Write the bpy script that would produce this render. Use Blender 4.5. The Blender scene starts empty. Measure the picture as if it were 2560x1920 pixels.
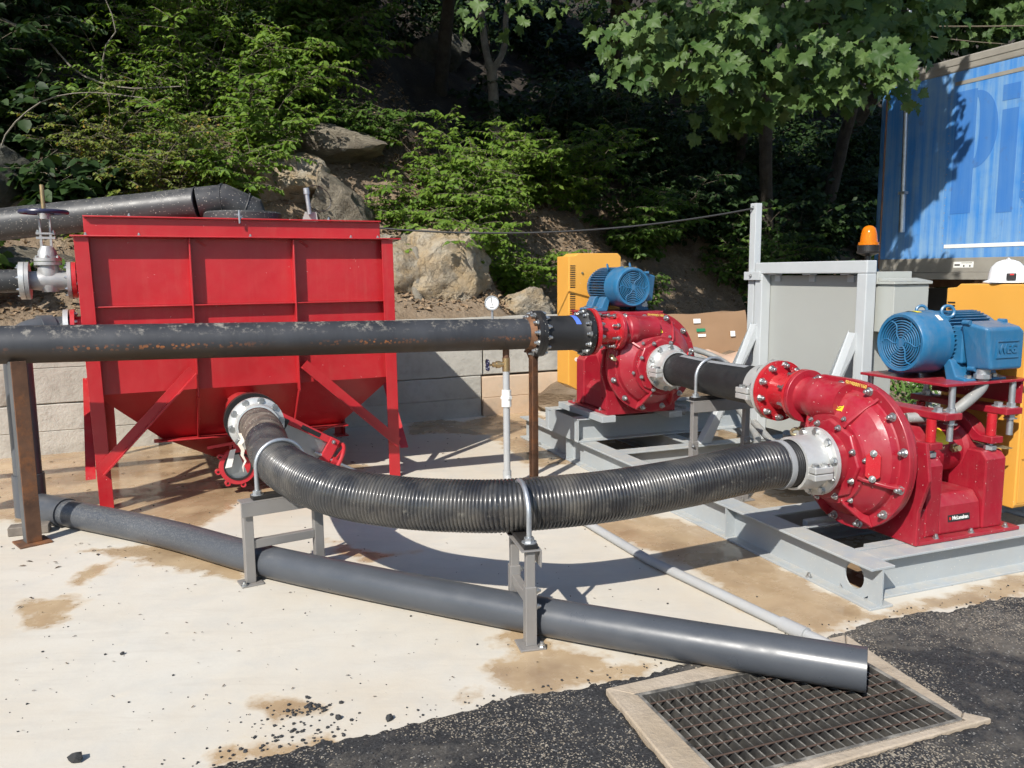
import bpy, bmesh, math, random
import numpy as np
from mathutils import Vector, Matrix, noise
random.seed(7); RNG = np.random.default_rng(7)
PI = math.pi; R = math.radians
scene = bpy.context.scene
COL = scene.collection

# ------------------------------------------------------------------ camera
PITCH, ROLL, EYE = R(7.8), R(0.5), 1.55
cam_d = bpy.data.cameras.new('camera'); cam = bpy.data.objects.new('camera', cam_d); COL.objects.link(cam)
cam_d.sensor_fit = 'HORIZONTAL'; cam_d.sensor_width = 36.0; cam_d.lens = 36.0 * 2033 / 2560
cam_d.clip_start = 0.05; cam_d.clip_end = 600
fw = Vector((0, math.cos(PITCH), -math.sin(PITCH))); rt = Vector((1, 0, 0)); up = rt.cross(fw)
r2 = rt * math.cos(ROLL) - up * math.sin(ROLL); u2 = rt * math.sin(ROLL) + up * math.cos(ROLL)
cm = Matrix((r2, u2, -fw)).transposed().to_4x4(); cm.translation = Vector((0, 0, EYE)); cam.matrix_world = cm
scene.camera = cam
# ------------------------------------------------------------------ sky and sun
SUN_EL, SUN_AZ = R(39.5), R(207.5)          # sun stands behind the photographer's left shoulder
world = bpy.data.worlds.new('World'); scene.world = world; world.use_nodes = True
wn = world.node_tree; bg = wn.nodes['Background']
sky = wn.nodes.new('ShaderNodeTexSky'); sky.sky_type = 'NISHITA'; sky.sun_disc = False
sky.sun_elevation = SUN_EL; sky.sun_rotation = SUN_AZ; sky.air_density = 1.0; sky.dust_density = 0.6; sky.ozone_density = 2.0
wn.links.new(sky.outputs[0], bg.inputs[0]); bg.inputs[1].default_value = 0.12
sun_d = bpy.data.lights.new('sun', 'SUN'); sun = bpy.data.objects.new('sun', sun_d); COL.objects.link(sun)
sun_d.energy = 5.0; sun_d.angle = R(0.53); sun_d.color = (1.0, 0.955, 0.88)
sdir = Vector((-math.sin(SUN_AZ) * math.cos(SUN_EL), -math.cos(SUN_AZ) * math.cos(SUN_EL), -math.sin(SUN_EL)))
sun.rotation_mode = 'QUATERNION'; sun.rotation_quaternion = sdir.to_track_quat('-Z', 'Y'); sun.location = (-6, -10, 12)
vs = scene.view_settings
vs.view_transform = 'Standard'; vs.look = 'None'; vs.gamma = 1.0; vs.use_curve_mapping = False; vs.exposure = 0.40
scene.render.engine = 'CYCLES'
scene.cycles.max_bounces = 6; scene.cycles.diffuse_bounces = 2; scene.cycles.glossy_bounces = 3; scene.cycles.transmission_bounces = 4; scene.cycles.transparent_max_bounces = 4; scene.cycles.adaptive_threshold = .04; scene.cycles.caustics_reflective = False

# ------------------------------------------------------------------ helpers
def basis(axis):
    a = Vector(axis).normalized()
    h = Vector((0, 0, 1)) if abs(a.z) < 0.9 else Vector((1, 0, 0))
    u = h.cross(a).normalized(); v = a.cross(u).normalized()
    return a, u, v

class MB:
    def __init__(s): s.v = []; s.f = []
    def add(s, vs, fs):
        o = len(s.v); s.v += [tuple(p) for p in vs]; s.f += [tuple(i + o for i in f) for f in fs]; return s
    def box(s, x0, x1, y0, y1, z0, z1, m=None):
        vs = [Vector(p) for p in ((x0,y0,z0),(x1,y0,z0),(x1,y1,z0),(x0,y1,z0),(x0,y0,z1),(x1,y0,z1),(x1,y1,z1),(x0,y1,z1))]
        if m is not None: vs = [m @ p for p in vs]
        return s.add(vs, [(0,3,2,1),(4,5,6,7),(0,1,5,4),(1,2,6,5),(2,3,7,6),(3,0,4,7)])
    def bar(s, p0, p1, w, h, upv=(0,0,1)):
        p0, p1 = Vector(p0), Vector(p1); a = (p1 - p0).normalized(); u = Vector(upv)
        sd = a.cross(u).normalized(); u = sd.cross(a).normalized()
        vs = []
        for p in (p0, p1):
            for i, j in ((-1,-1),(1,-1),(1,1),(-1,1)): vs.append(p + sd * (i * w / 2) + u * (j * h / 2))
        return s.add(vs, [(3,2,1,0),(4,5,6,7),(0,1,5,4),(1,2,6,5),(2,3,7,6),(3,0,4,7)])
    def cyl(s, p0, p1, r0, r1=None, n=24, cap=True):
        p0, p1 = Vector(p0), Vector(p1); r1 = r0 if r1 is None else r1
        a, u, v = basis(p1 - p0); vs = []
        for p, r in ((p0, r0), (p1, r1)):
            for i in range(n):
                t = 2 * PI * i / n; vs.append(p + (u * math.cos(t) + v * math.sin(t)) * r)
        fs = [(i, (i + 1) % n, n + (i + 1) % n, n + i) for i in range(n)]
        if cap: fs += [tuple(range(n - 1, -1, -1)), tuple(range(n, 2 * n))]
        return s.add(vs, fs)
    def lathe(s, prof, o, axis, n=48, closed=False):
        o = Vector(o); a, u, v = basis(axis); vs = []; k = len(prof)
        for t, r in prof:
            for i in range(n):
                q = 2 * PI * i / n; vs.append(o + a * t + (u * math.cos(q) + v * math.sin(q)) * r)
        fs = []
        for j in range(k if closed else k - 1):
            j2 = (j + 1) % k
            for i in range(n): fs.append((j*n+i, j*n+(i+1)%n, j2*n+(i+1)%n, j2*n+i))
        if not closed:
            fs += [tuple(range(n - 1, -1, -1)), tuple(range((k-1)*n, k*n))]
        return s.add(vs, fs)
    def ring(s, o, axis, ro, ri, t0, t1, n=48):
        return s.lathe([(t0, ri), (t0, ro), (t1, ro), (t1, ri)], o, axis, n, True)
    def tube(s, pts, r, n=14, cap=True):
        pts = [Vector(p) for p in pts]; m = len(pts)
        rs = r if hasattr(r, '__len__') else [r] * m
        a, u, v = basis(pts[1] - pts[0]); vs = []
        for i, p in enumerate(pts):
            d = (pts[min(i+1, m-1)] - pts[max(i-1, 0)]).normalized()
            u = (u - d * u.dot(d)).normalized(); v = d.cross(u)
            for k in range(n):
                t = 2 * PI * k / n; vs.append(p + (u * math.cos(t) + v * math.sin(t)) * rs[i])
        fs = [(i*n+k, i*n+(k+1)%n, (i+1)*n+(k+1)%n, (i+1)*n+k) for i in range(m-1) for k in range(n)]
        if cap: fs += [tuple(range(n-1, -1, -1)), tuple(range((m-1)*n, m*n))]
        return s.add(vs, fs)
    def prism(s, poly, vec):
        n = len(poly); vec = Vector(vec); P = [Vector(p) for p in poly]
        return s.add(P + [p + vec for p in P], [tuple(range(n-1, -1, -1)), tuple(range(n, 2*n))] + [(i, (i+1)%n, n+(i+1)%n, n+i) for i in range(n)])
    def torus(s, o, axis, Rr, r, n=48, k=8):
        return s.lathe([(r * math.sin(2*PI*j/k), Rr + r * math.cos(2*PI*j/k)) for j in range(k)], o, axis, n, True)
    def sphere(s, o, r, n=16, k=10, sc=(1,1,1)):
        o = Vector(o); vs = []; fs = []
        for j in range(1, k):
            ph = PI * j / k
            for i in range(n):
                t = 2*PI*i/n; vs.append(o + Vector((r*sc[0]*math.sin(ph)*math.cos(t), r*sc[1]*math.sin(ph)*math.sin(t), r*sc[2]*math.cos(ph))))
        b = len(vs); vs += [o + Vector((0,0,r*sc[2])), o - Vector((0,0,r*sc[2]))]
        for j in range(k-2):
            for i in range(n): fs.append((j*n+i, (j+1)*n+i, (j+1)*n+(i+1)%n, j*n+(i+1)%n))
        for i in range(n): fs.append((b, i, (i+1)%n)); fs.append((b+1, (k-2)*n+(i+1)%n, (k-2)*n+i))
        return s.add(vs, fs)
    def ibeam(s, p0, p1, h=.2, w=.13, tf=.011, tw=.009):      # p on the beam's underside line
        p0, p1 = Vector(p0), Vector(p1); a = (p1-p0).normalized(); sd = a.cross(Vector((0,0,1))).normalized()
        x, t = w/2, tw/2
        pr = [(-x,0),(x,0),(x,tf),(t,tf*1.5),(t,h-tf*1.5),(x,h-tf),(x,h),(-x,h),(-x,h-tf),(-t,h-tf*1.5),(-t,tf*1.5),(-x,tf)]
        return s.prism([p0 + sd*i + Vector((0,0,j)) for i, j in pr], p1-p0)
    def mesh(s, name, smooth=35):
        me = bpy.data.meshes.new(name); me.from_pydata(s.v, [], s.f)
        bm = bmesh.new(); bm.from_mesh(me); bmesh.ops.recalc_face_normals(bm, faces=bm.faces); bm.to_mesh(me); bm.free()
        if smooth: me.shade_smooth(); me.set_sharp_from_angle(angle=R(smooth))
        return me
    def build(s, name, mat, parent=None, smooth=35, bevel=0, seg=2):
        return obj(name, s.mesh(name, smooth), mat, parent, bevel, seg)

def obj(name, me, mat, parent=None, bevel=0, seg=2):
    o = bpy.data.objects.new(name, me); COL.objects.link(o)
    if mat is not None and not me.materials: me.materials.append(mat)
    if parent is not None: o.parent = parent
    if bevel:
        b = o.modifiers.new('bevel', 'BEVEL'); b.width = bevel; b.segments = seg; b.limit_method = 'ANGLE'; b.angle_limit = R(40)
    return o
def tag(o, label=None, cat=None, group=None, kind=None):
    if label: o['label'] = label
    if cat: o['category'] = cat
    if group: o['group'] = group
    if kind: o['kind'] = kind
    return o
def thing(name, label, cat, loc=(0,0,0), rotz=0, group=None):
    o = bpy.data.objects.new(name, None); COL.objects.link(o); o.empty_display_size = .1
    o.location = loc; o.rotation_euler = (0, 0, rotz)
    return tag(o, label, cat, group)
def copy_tree(o, parent=None):
    c = o.copy(); COL.objects.link(c); c.parent = parent
    for ch in list(o.children): copy_tree(ch, c)
    return c
def place(name, me, parent, m, mat=None):
    o = bpy.data.objects.new(name, me); COL.objects.link(o); o.parent = parent; o.matrix_basis = m
    if mat is not None and not me.materials: me.materials.append(mat)
    return o
def nest(root, **kw):                            # hang small pieces under the part they sit on
    bn = lambda n: n.split('.')[0]
    first = {}
    for c in root.children: first.setdefault(bn(c.name), c)
    for c in list(root.children):
        q = kw.get(bn(c.name))
        if q and q in first and first[q] is not c:
            ml = c.matrix_basis.copy(); pm = first[q].matrix_basis.copy(); c.parent = first[q]; c.matrix_basis = pm.inverted() @ ml
def frame(o, x, y, z=None):
    x = Vector(x).normalized(); y = Vector(y); y = (y - x * x.dot(y)).normalized(); z = x.cross(y)
    m = Matrix((x, y, z)).transposed().to_4x4(); m.translation = Vector(o); return m
def aim(o, axis, spin=0.0):                     # matrix whose local +Z looks along axis
    a, u, v = basis(axis); m = Matrix((u, v, a)).transposed().to_4x4() @ Matrix.Rotation(spin, 4, 'Z'); m.translation = Vector(o); return m
def text_mesh(s, size, ext=.001, off=0.0, sp=1.0):
    c = bpy.data.curves.new('text', 'FONT'); c.body = s; c.size = size; c.extrude = ext; c.offset = off
    c.align_x = 'CENTER'; c.align_y = 'CENTER'; c.space_character = sp; c.resolution_u = 3
    o = bpy.data.objects.new('text', c); COL.objects.link(o); dg = bpy.context.evaluated_depsgraph_get(); dg.update()
    me = bpy.data.meshes.new_from_object(o.evaluated_get(dg)); bpy.data.objects.remove(o); bpy.data.curves.remove(c); me.materials.clear(); return me
def spline(P, n=12):
    P = [Vector(p) for p in P]; Q = [P[0]*2-P[1]] + P + [P[-1]*2-P[-2]]; out = []
    for i in range(1, len(Q)-2):
        a, b, c, d = Q[i-1], Q[i], Q[i+1], Q[i+2]
        for k in range(n):
            t = k/n; out.append(.5*((2*b)+(c-a)*t+(2*a-5*b+4*c-d)*t*t+(3*b-a-3*c+d)*t*t*t))
    return out + [P[-1]]
def resample(P, step):
    d = [0.0]
    for i in range(1, len(P)): d.append(d[-1] + (P[i]-P[i-1]).length)
    n = max(2, int(round(d[-1]/step))); out = []; j = 0
    for k in range(n+1):
        t = d[-1]*k/n
        while j < len(d)-2 and d[j+1] < t: j += 1
        q = (t-d[j])/max(1e-9, d[j+1]-d[j]); out.append(P[j].lerp(P[j+1], min(1, q)))
    return out, d[-1]
# bolts whose local +Z points out of the surface they sit on
def bolt_mesh(name, hex_r, hex_h, stud_r, stud_h, wash=1.35):
    b = MB(); b.cyl((0,0,0), (0,0,hex_h*.18), hex_r*wash, n=14); b.cyl((0,0,hex_h*.18), (0,0,hex_h), hex_r, n=6)
    if stud_h: b.lathe([(hex_h, stud_r), (hex_h+stud_h*.85, stud_r), (hex_h+stud_h, stud_r*.7)], (0,0,0), (0,0,1), 10)
    return b.mesh(name, 30)
def bolt_ring(parent, me, c, axis, r, n, a0=0.0, skip=(), name='bolt'):
    a, u, v = basis(axis)
    for i in range(n):
        if i in skip: continue
        t = a0 + 2*PI*i/n
        place(name, me, parent, aim(Vector(c) + (u*math.cos(t)+v*math.sin(t))*r, a, t*1.7))
# ------------------------------------------------------------------ materials
class NT:
    def __init__(s, name):
        s.m = bpy.data.materials.new(name); s.m.use_nodes = True; s.t = s.m.node_tree
        s.b = s.t.nodes['Principled BSDF']; s.out = s.t.nodes['Material Output']; s._co = None
    def n(s, ty, **kw):
        x = s.t.nodes.new(ty)
        for k, v in kw.items():
            if k.startswith('i_'): x.inputs[k[2:]].default_value = v
            else: setattr(x, k, v)
        return x
    def l(s, a, b): s.t.links.new(a, b)
    def co(s, out='Object'):
        if s._co is None: s._co = s.n('ShaderNodeTexCoord')
        return s._co.outputs[out]
    def noise(s, scale, detail=4, rough=.55, vec=None, sc=None, dist=0):
        x = s.n('ShaderNodeTexNoise'); x.inputs['Scale'].default_value = scale; x.inputs['Detail'].default_value = detail
        x.inputs['Roughness'].default_value = rough; x.inputs['Distortion'].default_value = dist
        v = vec if vec is not None else s.co()
        if sc is not None:
            mp = s.n('ShaderNodeMapping'); mp.inputs['Scale'].default_value = sc; s.l(v, mp.inputs[0]); v = mp.outputs[0]
        s.l(v, x.inputs['Vector']); return x.outputs['Fac']
    def ramp(s, fac, p0, p1, c0=(0,0,0,1), c1=(1,1,1,1)):
        x = s.n('ShaderNodeValToRGB'); e = x.color_ramp.elements
        e[0].position, e[1].position = p0, p1; e[0].color, e[1].color = c0, c1
        s.l(fac, x.inputs[0]); return x.outputs[0]
    def mix(s, fac, a, b, mode='MIX'):
        x = s.n('ShaderNodeMix'); x.data_type = 'RGBA'; x.blend_type = mode
        for sock, val in ((x.inputs[0], fac), (x.inputs[6], a), (x.inputs[7], b)):
            if hasattr(val, 'is_linked') or hasattr(val, 'links'): s.l(val, sock)
            elif isinstance(val, (tuple, list)): sock.default_value = (*val[:3], 1)
            else: sock.default_value = val
        return x.outputs[2]
    def math(s, op, a, b=None, clamp=False):
        x = s.n('ShaderNodeMath'); x.operation = op; x.use_clamp = clamp
        for i, val in enumerate((a, b)):
            if val is None: continue
            if hasattr(val, 'links'): s.l(val, x.inputs[i])
            else: x.inputs[i].default_value = val
        return x.outputs[0]
    def bump(s, h, strength=.3, dist=.01, prev=None):
        x = s.n('ShaderNodeBump'); x.inputs['Strength'].default_value = strength; x.inputs['Distance'].default_value = dist
        s.l(h, x.inputs['Height'])
        if prev is not None: s.l(prev, x.inputs['Normal'])
        return x.outputs[0]
def paint(name, col, rough=.35, metal=0.0, var=.12, vs_=5, bump=.05, bs=90, dust=0.0, dcol=(.45,.36,.26), speck=0.0, rust=0.0, rcol=(.16,.055,.018), coat=0.0, spec=.5, rv=.1, wave=0.0, streak=0.0):
    s = NT(name); n1 = s.noise(vs_, 5)
    c = s.mix(s.ramp(n1, .3, .7), tuple(x*(1-var) for x in col), tuple(min(1, x*(1+var)) for x in col))
    rg = s.math('ADD', s.math('MULTIPLY', s.noise(vs_*3, 4), rv*2), rough - rv)
    if rust:
        f = s.ramp(s.noise(7, 7, .7), 1-rust-.08, 1-rust+.06)
        c = s.mix(f, c, rcol); rg = s.mix(f, rg, (.8,.8,.8))
    if streak:
        f = s.math('MULTIPLY', s.ramp(s.noise(4, 7, .75, sc=(5,5,.35)), .52, .70), streak); c = s.mix(f, c, dcol); rg = s.math('ADD', rg, s.math('MULTIPLY', f, .5))
    if dust:
        g = s.n('ShaderNodeNewGeometry'); sx = s.n('ShaderNodeSeparateXYZ'); s.l(g.outputs['Normal'], sx.inputs[0])
        upf = s.ramp(sx.outputs[2], .1, .95); nz = s.ramp(s.noise(14, 6, .65), .35, .75)
        f = s.math('MULTIPLY', s.math('ADD', s.math('MULTIPLY', upf, .8), .25), nz)
        f = s.math('MULTIPLY', f, dust, True); c = s.mix(f, c, dcol); rg = s.math('ADD', rg, s.math('MULTIPLY', f, .5), True)
    if speck:
        v = s.n('ShaderNodeTexVoronoi'); v.inputs['Scale'].default_value = 95; s.l(s.co(), v.inputs['Vector'])
        sx = s.n('ShaderNodeSeparateColor'); s.l(v.outputs['Color'], sx.inputs[0])
        f = s.math('MULTIPLY', s.math('LESS_THAN', v.outputs['Distance'], .19), s.math('LESS_THAN', sx.outputs[0], speck))
        c = s.mix(f, c, (.62,.58,.5)); rg = s.mix(f, rg, (.8,.8,.8))
    s.l(c, s.b.inputs['Base Color']); s.l(rg, s.b.inputs['Roughness'])
    s.b.inputs['Metallic'].default_value = metal; s.b.inputs['Specular IOR Level'].default_value = spec
    if coat: s.b.inputs['Coat Weight'].default_value = coat; s.b.inputs['Coat Roughness'].default_value = .12
    if bump:
        bn = s.bump(s.noise(bs, 3), bump, .004)
        if wave: bn = s.bump(s.noise(2.6, 2), wave, .05, bn)
        s.l(bn, s.b.inputs['Normal'])
    return s.m
M = {}
M['tank_red'] = paint('tank_red', (.405,.011,.018), .36, var=.10, vs_=1.7, bump=.10, bs=140, dust=.14, speck=.006, coat=.12, wave=.25, streak=.04)
M['pump_red'] = paint('pump_red', (.285,.008,.021), .32, var=.12, bump=.12, bs=60, dust=.22, dcol=(.46,.26,.22), speck=.05, coat=.12, streak=.06, rv=.14)
M['spool_red'] = paint('spool_red', (.40,.011,.02), .26, var=.08, bump=.08, bs=60, dust=.12, speck=.06, coat=.25)
M['valve_red'] = paint('valve_red', (.42,.018,.028), .4, bump=.15, bs=70, dust=.15)
M['blue'] = paint('motor_blue', (.013,.122,.255), .33, var=.07, bump=.10, bs=70, dust=.22, coat=.1, streak=.10, rv=.14)
M['yellow'] = paint('guard_yellow', (.66,.325,.055), .45, var=.04, vs_=2, bump=.03, dust=.06, speck=.01)
M['skid_grey'] = paint('skid_grey', (.33,.36,.375), .45, var=.06, vs_=3, bump=.05, dust=.55, dcol=(.50,.44,.34), speck=.12)
M['rack_grey'] = paint('rack_grey', (.44,.465,.475), .42, var=.04, bump=.03, dust=.12, rust=.10, rcol=(.42,.34,.24))
M['panel_grey'] = paint('panel_grey', (.335,.345,.325), .5, var=.04, vs_=1.5, bump=.03, bs=30, dust=.12)
M['box_grey'] = paint('box_grey', (.37,.385,.36), .4, var=.03, bump=.02, dust=.1)
M['stand_grey'] = paint('stand_grey', (.26,.25,.24), .42, metal=.35, var=.08, bump=.06, dust=.22)
M['zinc'] = paint('zinc', (.46,.47,.47), .34, metal=.9, var=.1, vs_=30, bump=.08, bs=200, dust=.1)
M['cast_alu'] = paint('cast_aluminium', (.60,.60,.58), .42, metal=.55, var=.1, vs_=12, bump=.12, bs=150, dust=.25, speck=.1)
M['galv'] = paint('galvanised', (.42,.44,.46), .4, metal=.75, var=.15, vs_=20, bump=.05, dust=.15)
M['stainless'] = paint('blade_steel', (.45,.46,.46), .35, metal=.9, var=.1, bump=.04, dust=.2)
M['brass'] = paint('brass', (.40,.29,.15), .4, metal=.8, var=.2, vs_=20, bump=.1, dust=.2)
M['chain_zinc'] = paint('yellow_zinc', (.45,.39,.24), .35, metal=.8, var=.12, dust=.15)
M['pvc_grey'] = paint('pvc_grey', (.060,.066,.076), .34, var=.10, vs_=4, bump=.03, dust=.20, dcol=(.24,.21,.18))
M['pvc_light'] = paint('pvc_light', (.34,.35,.355), .45, var=.06, bump=.03, dust=.25)
M['pvc_white'] = paint('pvc_white', (.74,.73,.69), .4, var=.04, bump=.03, dust=.12)
M['hdpe'] = paint('black_polyethylene', (.028,.029,.031), .42, var=.2, vs_=6, bump=.06, dust=.40, dcol=(.17,.16,.145), speck=.28)
M['rubber'] = paint('black_rubber', (.012,.012,.013), .36, var=.2, vs_=9, bump=.1, bs=60, dust=.12, dcol=(.2,.18,.15), speck=.2)
M['sleeve'] = paint('matt_rubber', (.011,.011,.012), .55, var=.2, bump=.2, bs=90, dust=.1, dcol=(.16,.15,.13))
M['black'] = paint('black_plastic', (.012,.012,.013), .4, var=.1, bump=.04, dust=.08)
M['dark_void'] = paint('fan_shadow_black', (.008,.009,.011), .7, var=0, bump=0)  # near-black stands in for shade behind the grille and in guard openings
M['rope_grey'] = paint('cable_black', (.02,.02,.02), .5, var=.1, bump=0)
M['conduit'] = paint('flexible_conduit', (.22,.225,.22), .5, var=.06, bump=.05, speck=.25, dust=.2)
M['blue_dark'] = paint('handwheel_blue', (.012,.016,.055), .35, var=.1, bump=.08, dust=.12)
M['valve_grey'] = paint('valve_silver', (.38,.38,.375), .42, metal=.4, var=.12, vs_=14, bump=.15, bs=80, dust=.2, rust=.10)
M['blue_tape'] = paint('blue_tape', (.07,.15,.55), .6, var=.1, bump=.1)
M['white'] = paint('white_plastic', (.80,.80,.80), .3, var=.02, bump=0, dust=.05)
M['label_white'] = paint('label_white', (.74,.74,.70), .5, var=.03, bump=0)
M['label_yellow'] = paint('label_yellow', (.80,.62,.03), .45, var=.05, bump=0)
M['label_green'] = paint('label_green', (.02,.22,.10), .5, var=.05, bump=0)
M['ink'] = paint('ink_black', (.02,.02,.02), .6, var=0, bump=0)
M['cast_yellow'] = paint('cast_number_yellow', (.62,.44,.10), .5, var=.1, bump=0)
M['red_dot'] = paint('label_red', (.55,.02,.02), .5, var=0, bump=0)
M['stripe'] = paint('hose_print', (.25,.255,.26), .6, var=.15, bump=.05)
M['gauge_face'] = paint('gauge_face', (.82,.83,.83), .35, var=0, bump=0)
M['card'] = paint('cardboard', (.27,.165,.09), .75, var=.10, vs_=2, bump=.12, bs=18)
M['paper'] = paint('packing_paper', (.52,.36,.26), .75, var=.08, vs_=3, bump=.3, bs=6)
M['wood'] = paint('weathered_wood', (.17,.145,.12), .8, var=.3, vs_=9, bump=.3, bs=40)
def steel_pipe_mat():
    s = NT('mill_steel'); n1 = s.noise(3, 6, .6, sc=(1,.35,.35))
    c = s.mix(s.ramp(n1, .35, .7), (.022,.024,.029), (.052,.054,.060))
    g = s.n('ShaderNodeNewGeometry'); sx = s.n('ShaderNodeSeparateXYZ'); s.l(s.co(), sx.inputs[0])
    band = s.ramp(sx.outputs[2], .0, .5)                      # rust film that ran down to the underside seam
    low = s.math('SUBTRACT', 1.0, s.ramp(s.math('ADD', s.math('MULTIPLY', sx.outputs[2], 4.0), .55), .32, .52), True)
    rn = s.ramp(s.noise(5, 8, .7, sc=(.6,1,1)), .38, .66)
    c = s.mix(s.math('MULTIPLY', s.math('ADD', s.math('MULTIPLY', low, .55), s.math('MULTIPLY', s.math('MULTIPLY', low, rn), .4)), 1.0), c, (.046,.028,.014))
    v = s.n('ShaderNodeTexVoronoi'); v.inputs['Scale'].default_value = 42; s.l(s.co(), v.inputs['Vector'])
    seam = s.ramp(s.math('ABSOLUTE', s.math('ADD', sx.outputs[2], .022)), .0, .022, (1,1,1,1), (0,0,0,1))
    sp = s.math('MULTIPLY', s.math('MULTIPLY', seam, s.math('LESS_THAN', v.outputs['Distance'], .42)), s.ramp(s.noise(1.6, 3), .42, .62))
    c = s.mix(s.math('MULTIPLY', sp, .9), c, (.34,.12,.035))
    top = s.ramp(sx.outputs[2], .03, .10); w = s.ramp(s.noise(17, 8, .8), .53, .62)
    c = s.mix(s.math('MULTIPLY', s.math('MULTIPLY', top, w), .8), c, (.34,.31,.26))
    s.l(c, s.b.inputs['Base Color']); s.l(s.ramp(s.noise(9, 5), .2, .8, (.42,)*3+(1,), (.70,)*3+(1,)), s.b.inputs['Roughness'])
    s.b.inputs['Metallic'].default_value = .15; s.l(s.bump(s.noise(40, 5), .12, .004), s.b.inputs['Normal']); return s.m
M['mill_steel'] = steel_pipe_mat()
M['rust'] = paint('rusty_steel', (.105,.050,.026), .75, metal=.0, var=.5, vs_=6, bump=.25, bs=50, rust=.42, rcol=(.21,.080,.026))
M['mill_dull'] = paint('dull_steel', (.085,.09,.095), .55, metal=.2, var=.3, vs_=4, bump=.1, rust=.22, rcol=(.12,.06,.03))
M['rust_light'] = paint('rust_collar', (.16,.075,.035), .8, var=.5, vs_=14, bump=.3, bs=60)
M['grate_steel'] = paint('grate_steel', (.026,.025,.024), .6, metal=.1, var=.35, vs_=18, bump=.2, bs=70, dust=1.0, dcol=(.34,.315,.27))  # dust term pales worn top edges, standing in for light on the bars
M['grate_rust'] = paint('grate_rust', (.070,.042,.030), .75, metal=.1, var=.4, vs_=15, bump=.2, bs=70)
def stone(name, c0, c1, c2, sc=2.0, bump=.6, crack=0.0, rough=.9):
    s = NT(name); a = s.noise(sc, 8, .62); b = s.noise(sc*6, 6, .6)
    c = s.mix(s.ramp(a, .36, .66), c0, c1); c = s.mix(s.math('MULTIPLY', s.ramp(b, .5, .75), .55), c, c2)
    s.l(c, s.b.inputs['Base Color']); s.b.inputs['Roughness'].default_value = rough
    h = s.math('ADD', s.noise(sc*4, 8, .65), s.math('MULTIPLY', s.noise(sc*26, 4, .6), .35))
    if crack:
        v = s.n('ShaderNodeTexVoronoi'); v.feature = 'DISTANCE_TO_EDGE'; v.inputs['Scale'].default_value = sc*1.3
        w = s.n('ShaderNodeMix'); w.data_type = 'VECTOR'; w.inputs[0].default_value = .45; nz = s.n('ShaderNodeTexNoise'); nz.inputs['Scale'].default_value = sc*2; nz.inputs['Detail'].default_value = 6; s.l(s.co(), nz.inputs['Vector']); s.l(s.co(), w.inputs[4]); s.l(nz.outputs['Color'], w.inputs[5]); s.l(w.outputs[1], v.inputs['Vector'])
        cr = s.ramp(v.outputs['Distance'], .0, .022, (0,0,0,1), (1,1,1,1)); c = s.mix(1.0, c, s.mix(crack, (1,1,1), s.mix(cr, (.25,.22,.18), (1,1,1))), 'MULTIPLY'); s.l(c, s.b.inputs['Base Color']); h = s.math('ADD', h, s.math('MULTIPLY', cr, .8*crack))
    s.l(s.bump(h, bump, .05), s.b.inputs['Normal']); return s.m
M['block_grey'] = stone('block_concrete', (.36,.34,.295), (.46,.44,.39), (.27,.25,.215), 1.5, .3)
M['block_tan'] = stone('block_concrete_tan', (.50,.36,.24), (.56,.43,.31), (.40,.33,.25), 1.6, .2)
M['rock'] = stone('limestone', (.13,.11,.08), (.27,.235,.175), (.07,.06,.045), 2.2, 1.0, .25)
M['rock_pale'] = stone('pale_limestone', (.36,.265,.15), (.37,.335,.27), (.12,.10,.075), 1.9, 1.0, .22)
M['rock_dark'] = stone('mossy_rock', (.055,.055,.042), (.11,.105,.082), (.035,.042,.022), 2.0, 1.0, .3)
M['asph_stone'] = stone('asphalt_crumb', (.020,.020,.021), (.045,.045,.046), (.10,.10,.10), 30, .4)
M['kerb'] = stone('kerb_concrete', (.34,.27,.19), (.43,.36,.28), (.22,.18,.14), 3, .25)
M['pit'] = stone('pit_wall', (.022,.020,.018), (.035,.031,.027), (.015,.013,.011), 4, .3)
def soil_mat():
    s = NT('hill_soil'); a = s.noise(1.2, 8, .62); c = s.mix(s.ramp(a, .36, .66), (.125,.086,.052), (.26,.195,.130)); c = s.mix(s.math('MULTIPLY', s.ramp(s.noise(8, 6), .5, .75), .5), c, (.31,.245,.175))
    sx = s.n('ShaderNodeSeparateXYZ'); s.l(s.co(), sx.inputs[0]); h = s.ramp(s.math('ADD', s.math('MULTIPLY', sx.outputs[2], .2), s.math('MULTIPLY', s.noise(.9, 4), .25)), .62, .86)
    c = s.mix(h, c, s.mix(s.ramp(s.noise(3, 6), .4, .65), (.018,.014,.010), (.042,.032,.022)))  # upper slope: humus tone, with the woods' shade darkened into the colour
    s.l(c, s.b.inputs['Base Color']); s.b.inputs['Roughness'].default_value = .95
    s.l(s.bump(s.math('ADD', s.noise(5, 8, .65), s.math('MULTIPLY', s.noise(30, 4), .4)), 1.0, .06), s.b.inputs['Normal']); return s.m
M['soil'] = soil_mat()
M['bark'] = stone('bark', (.040,.033,.025), (.072,.062,.048), (.025,.021,.017), 7, .8)
M['bark_pale'] = stone('pale_bark', (.17,.15,.115), (.26,.235,.19), (.10,.09,.07), 6, .6)
M['twig'] = stone('twig_bark', (.10,.085,.06), (.16,.135,.095), (.06,.05,.035), 12, .3)
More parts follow.
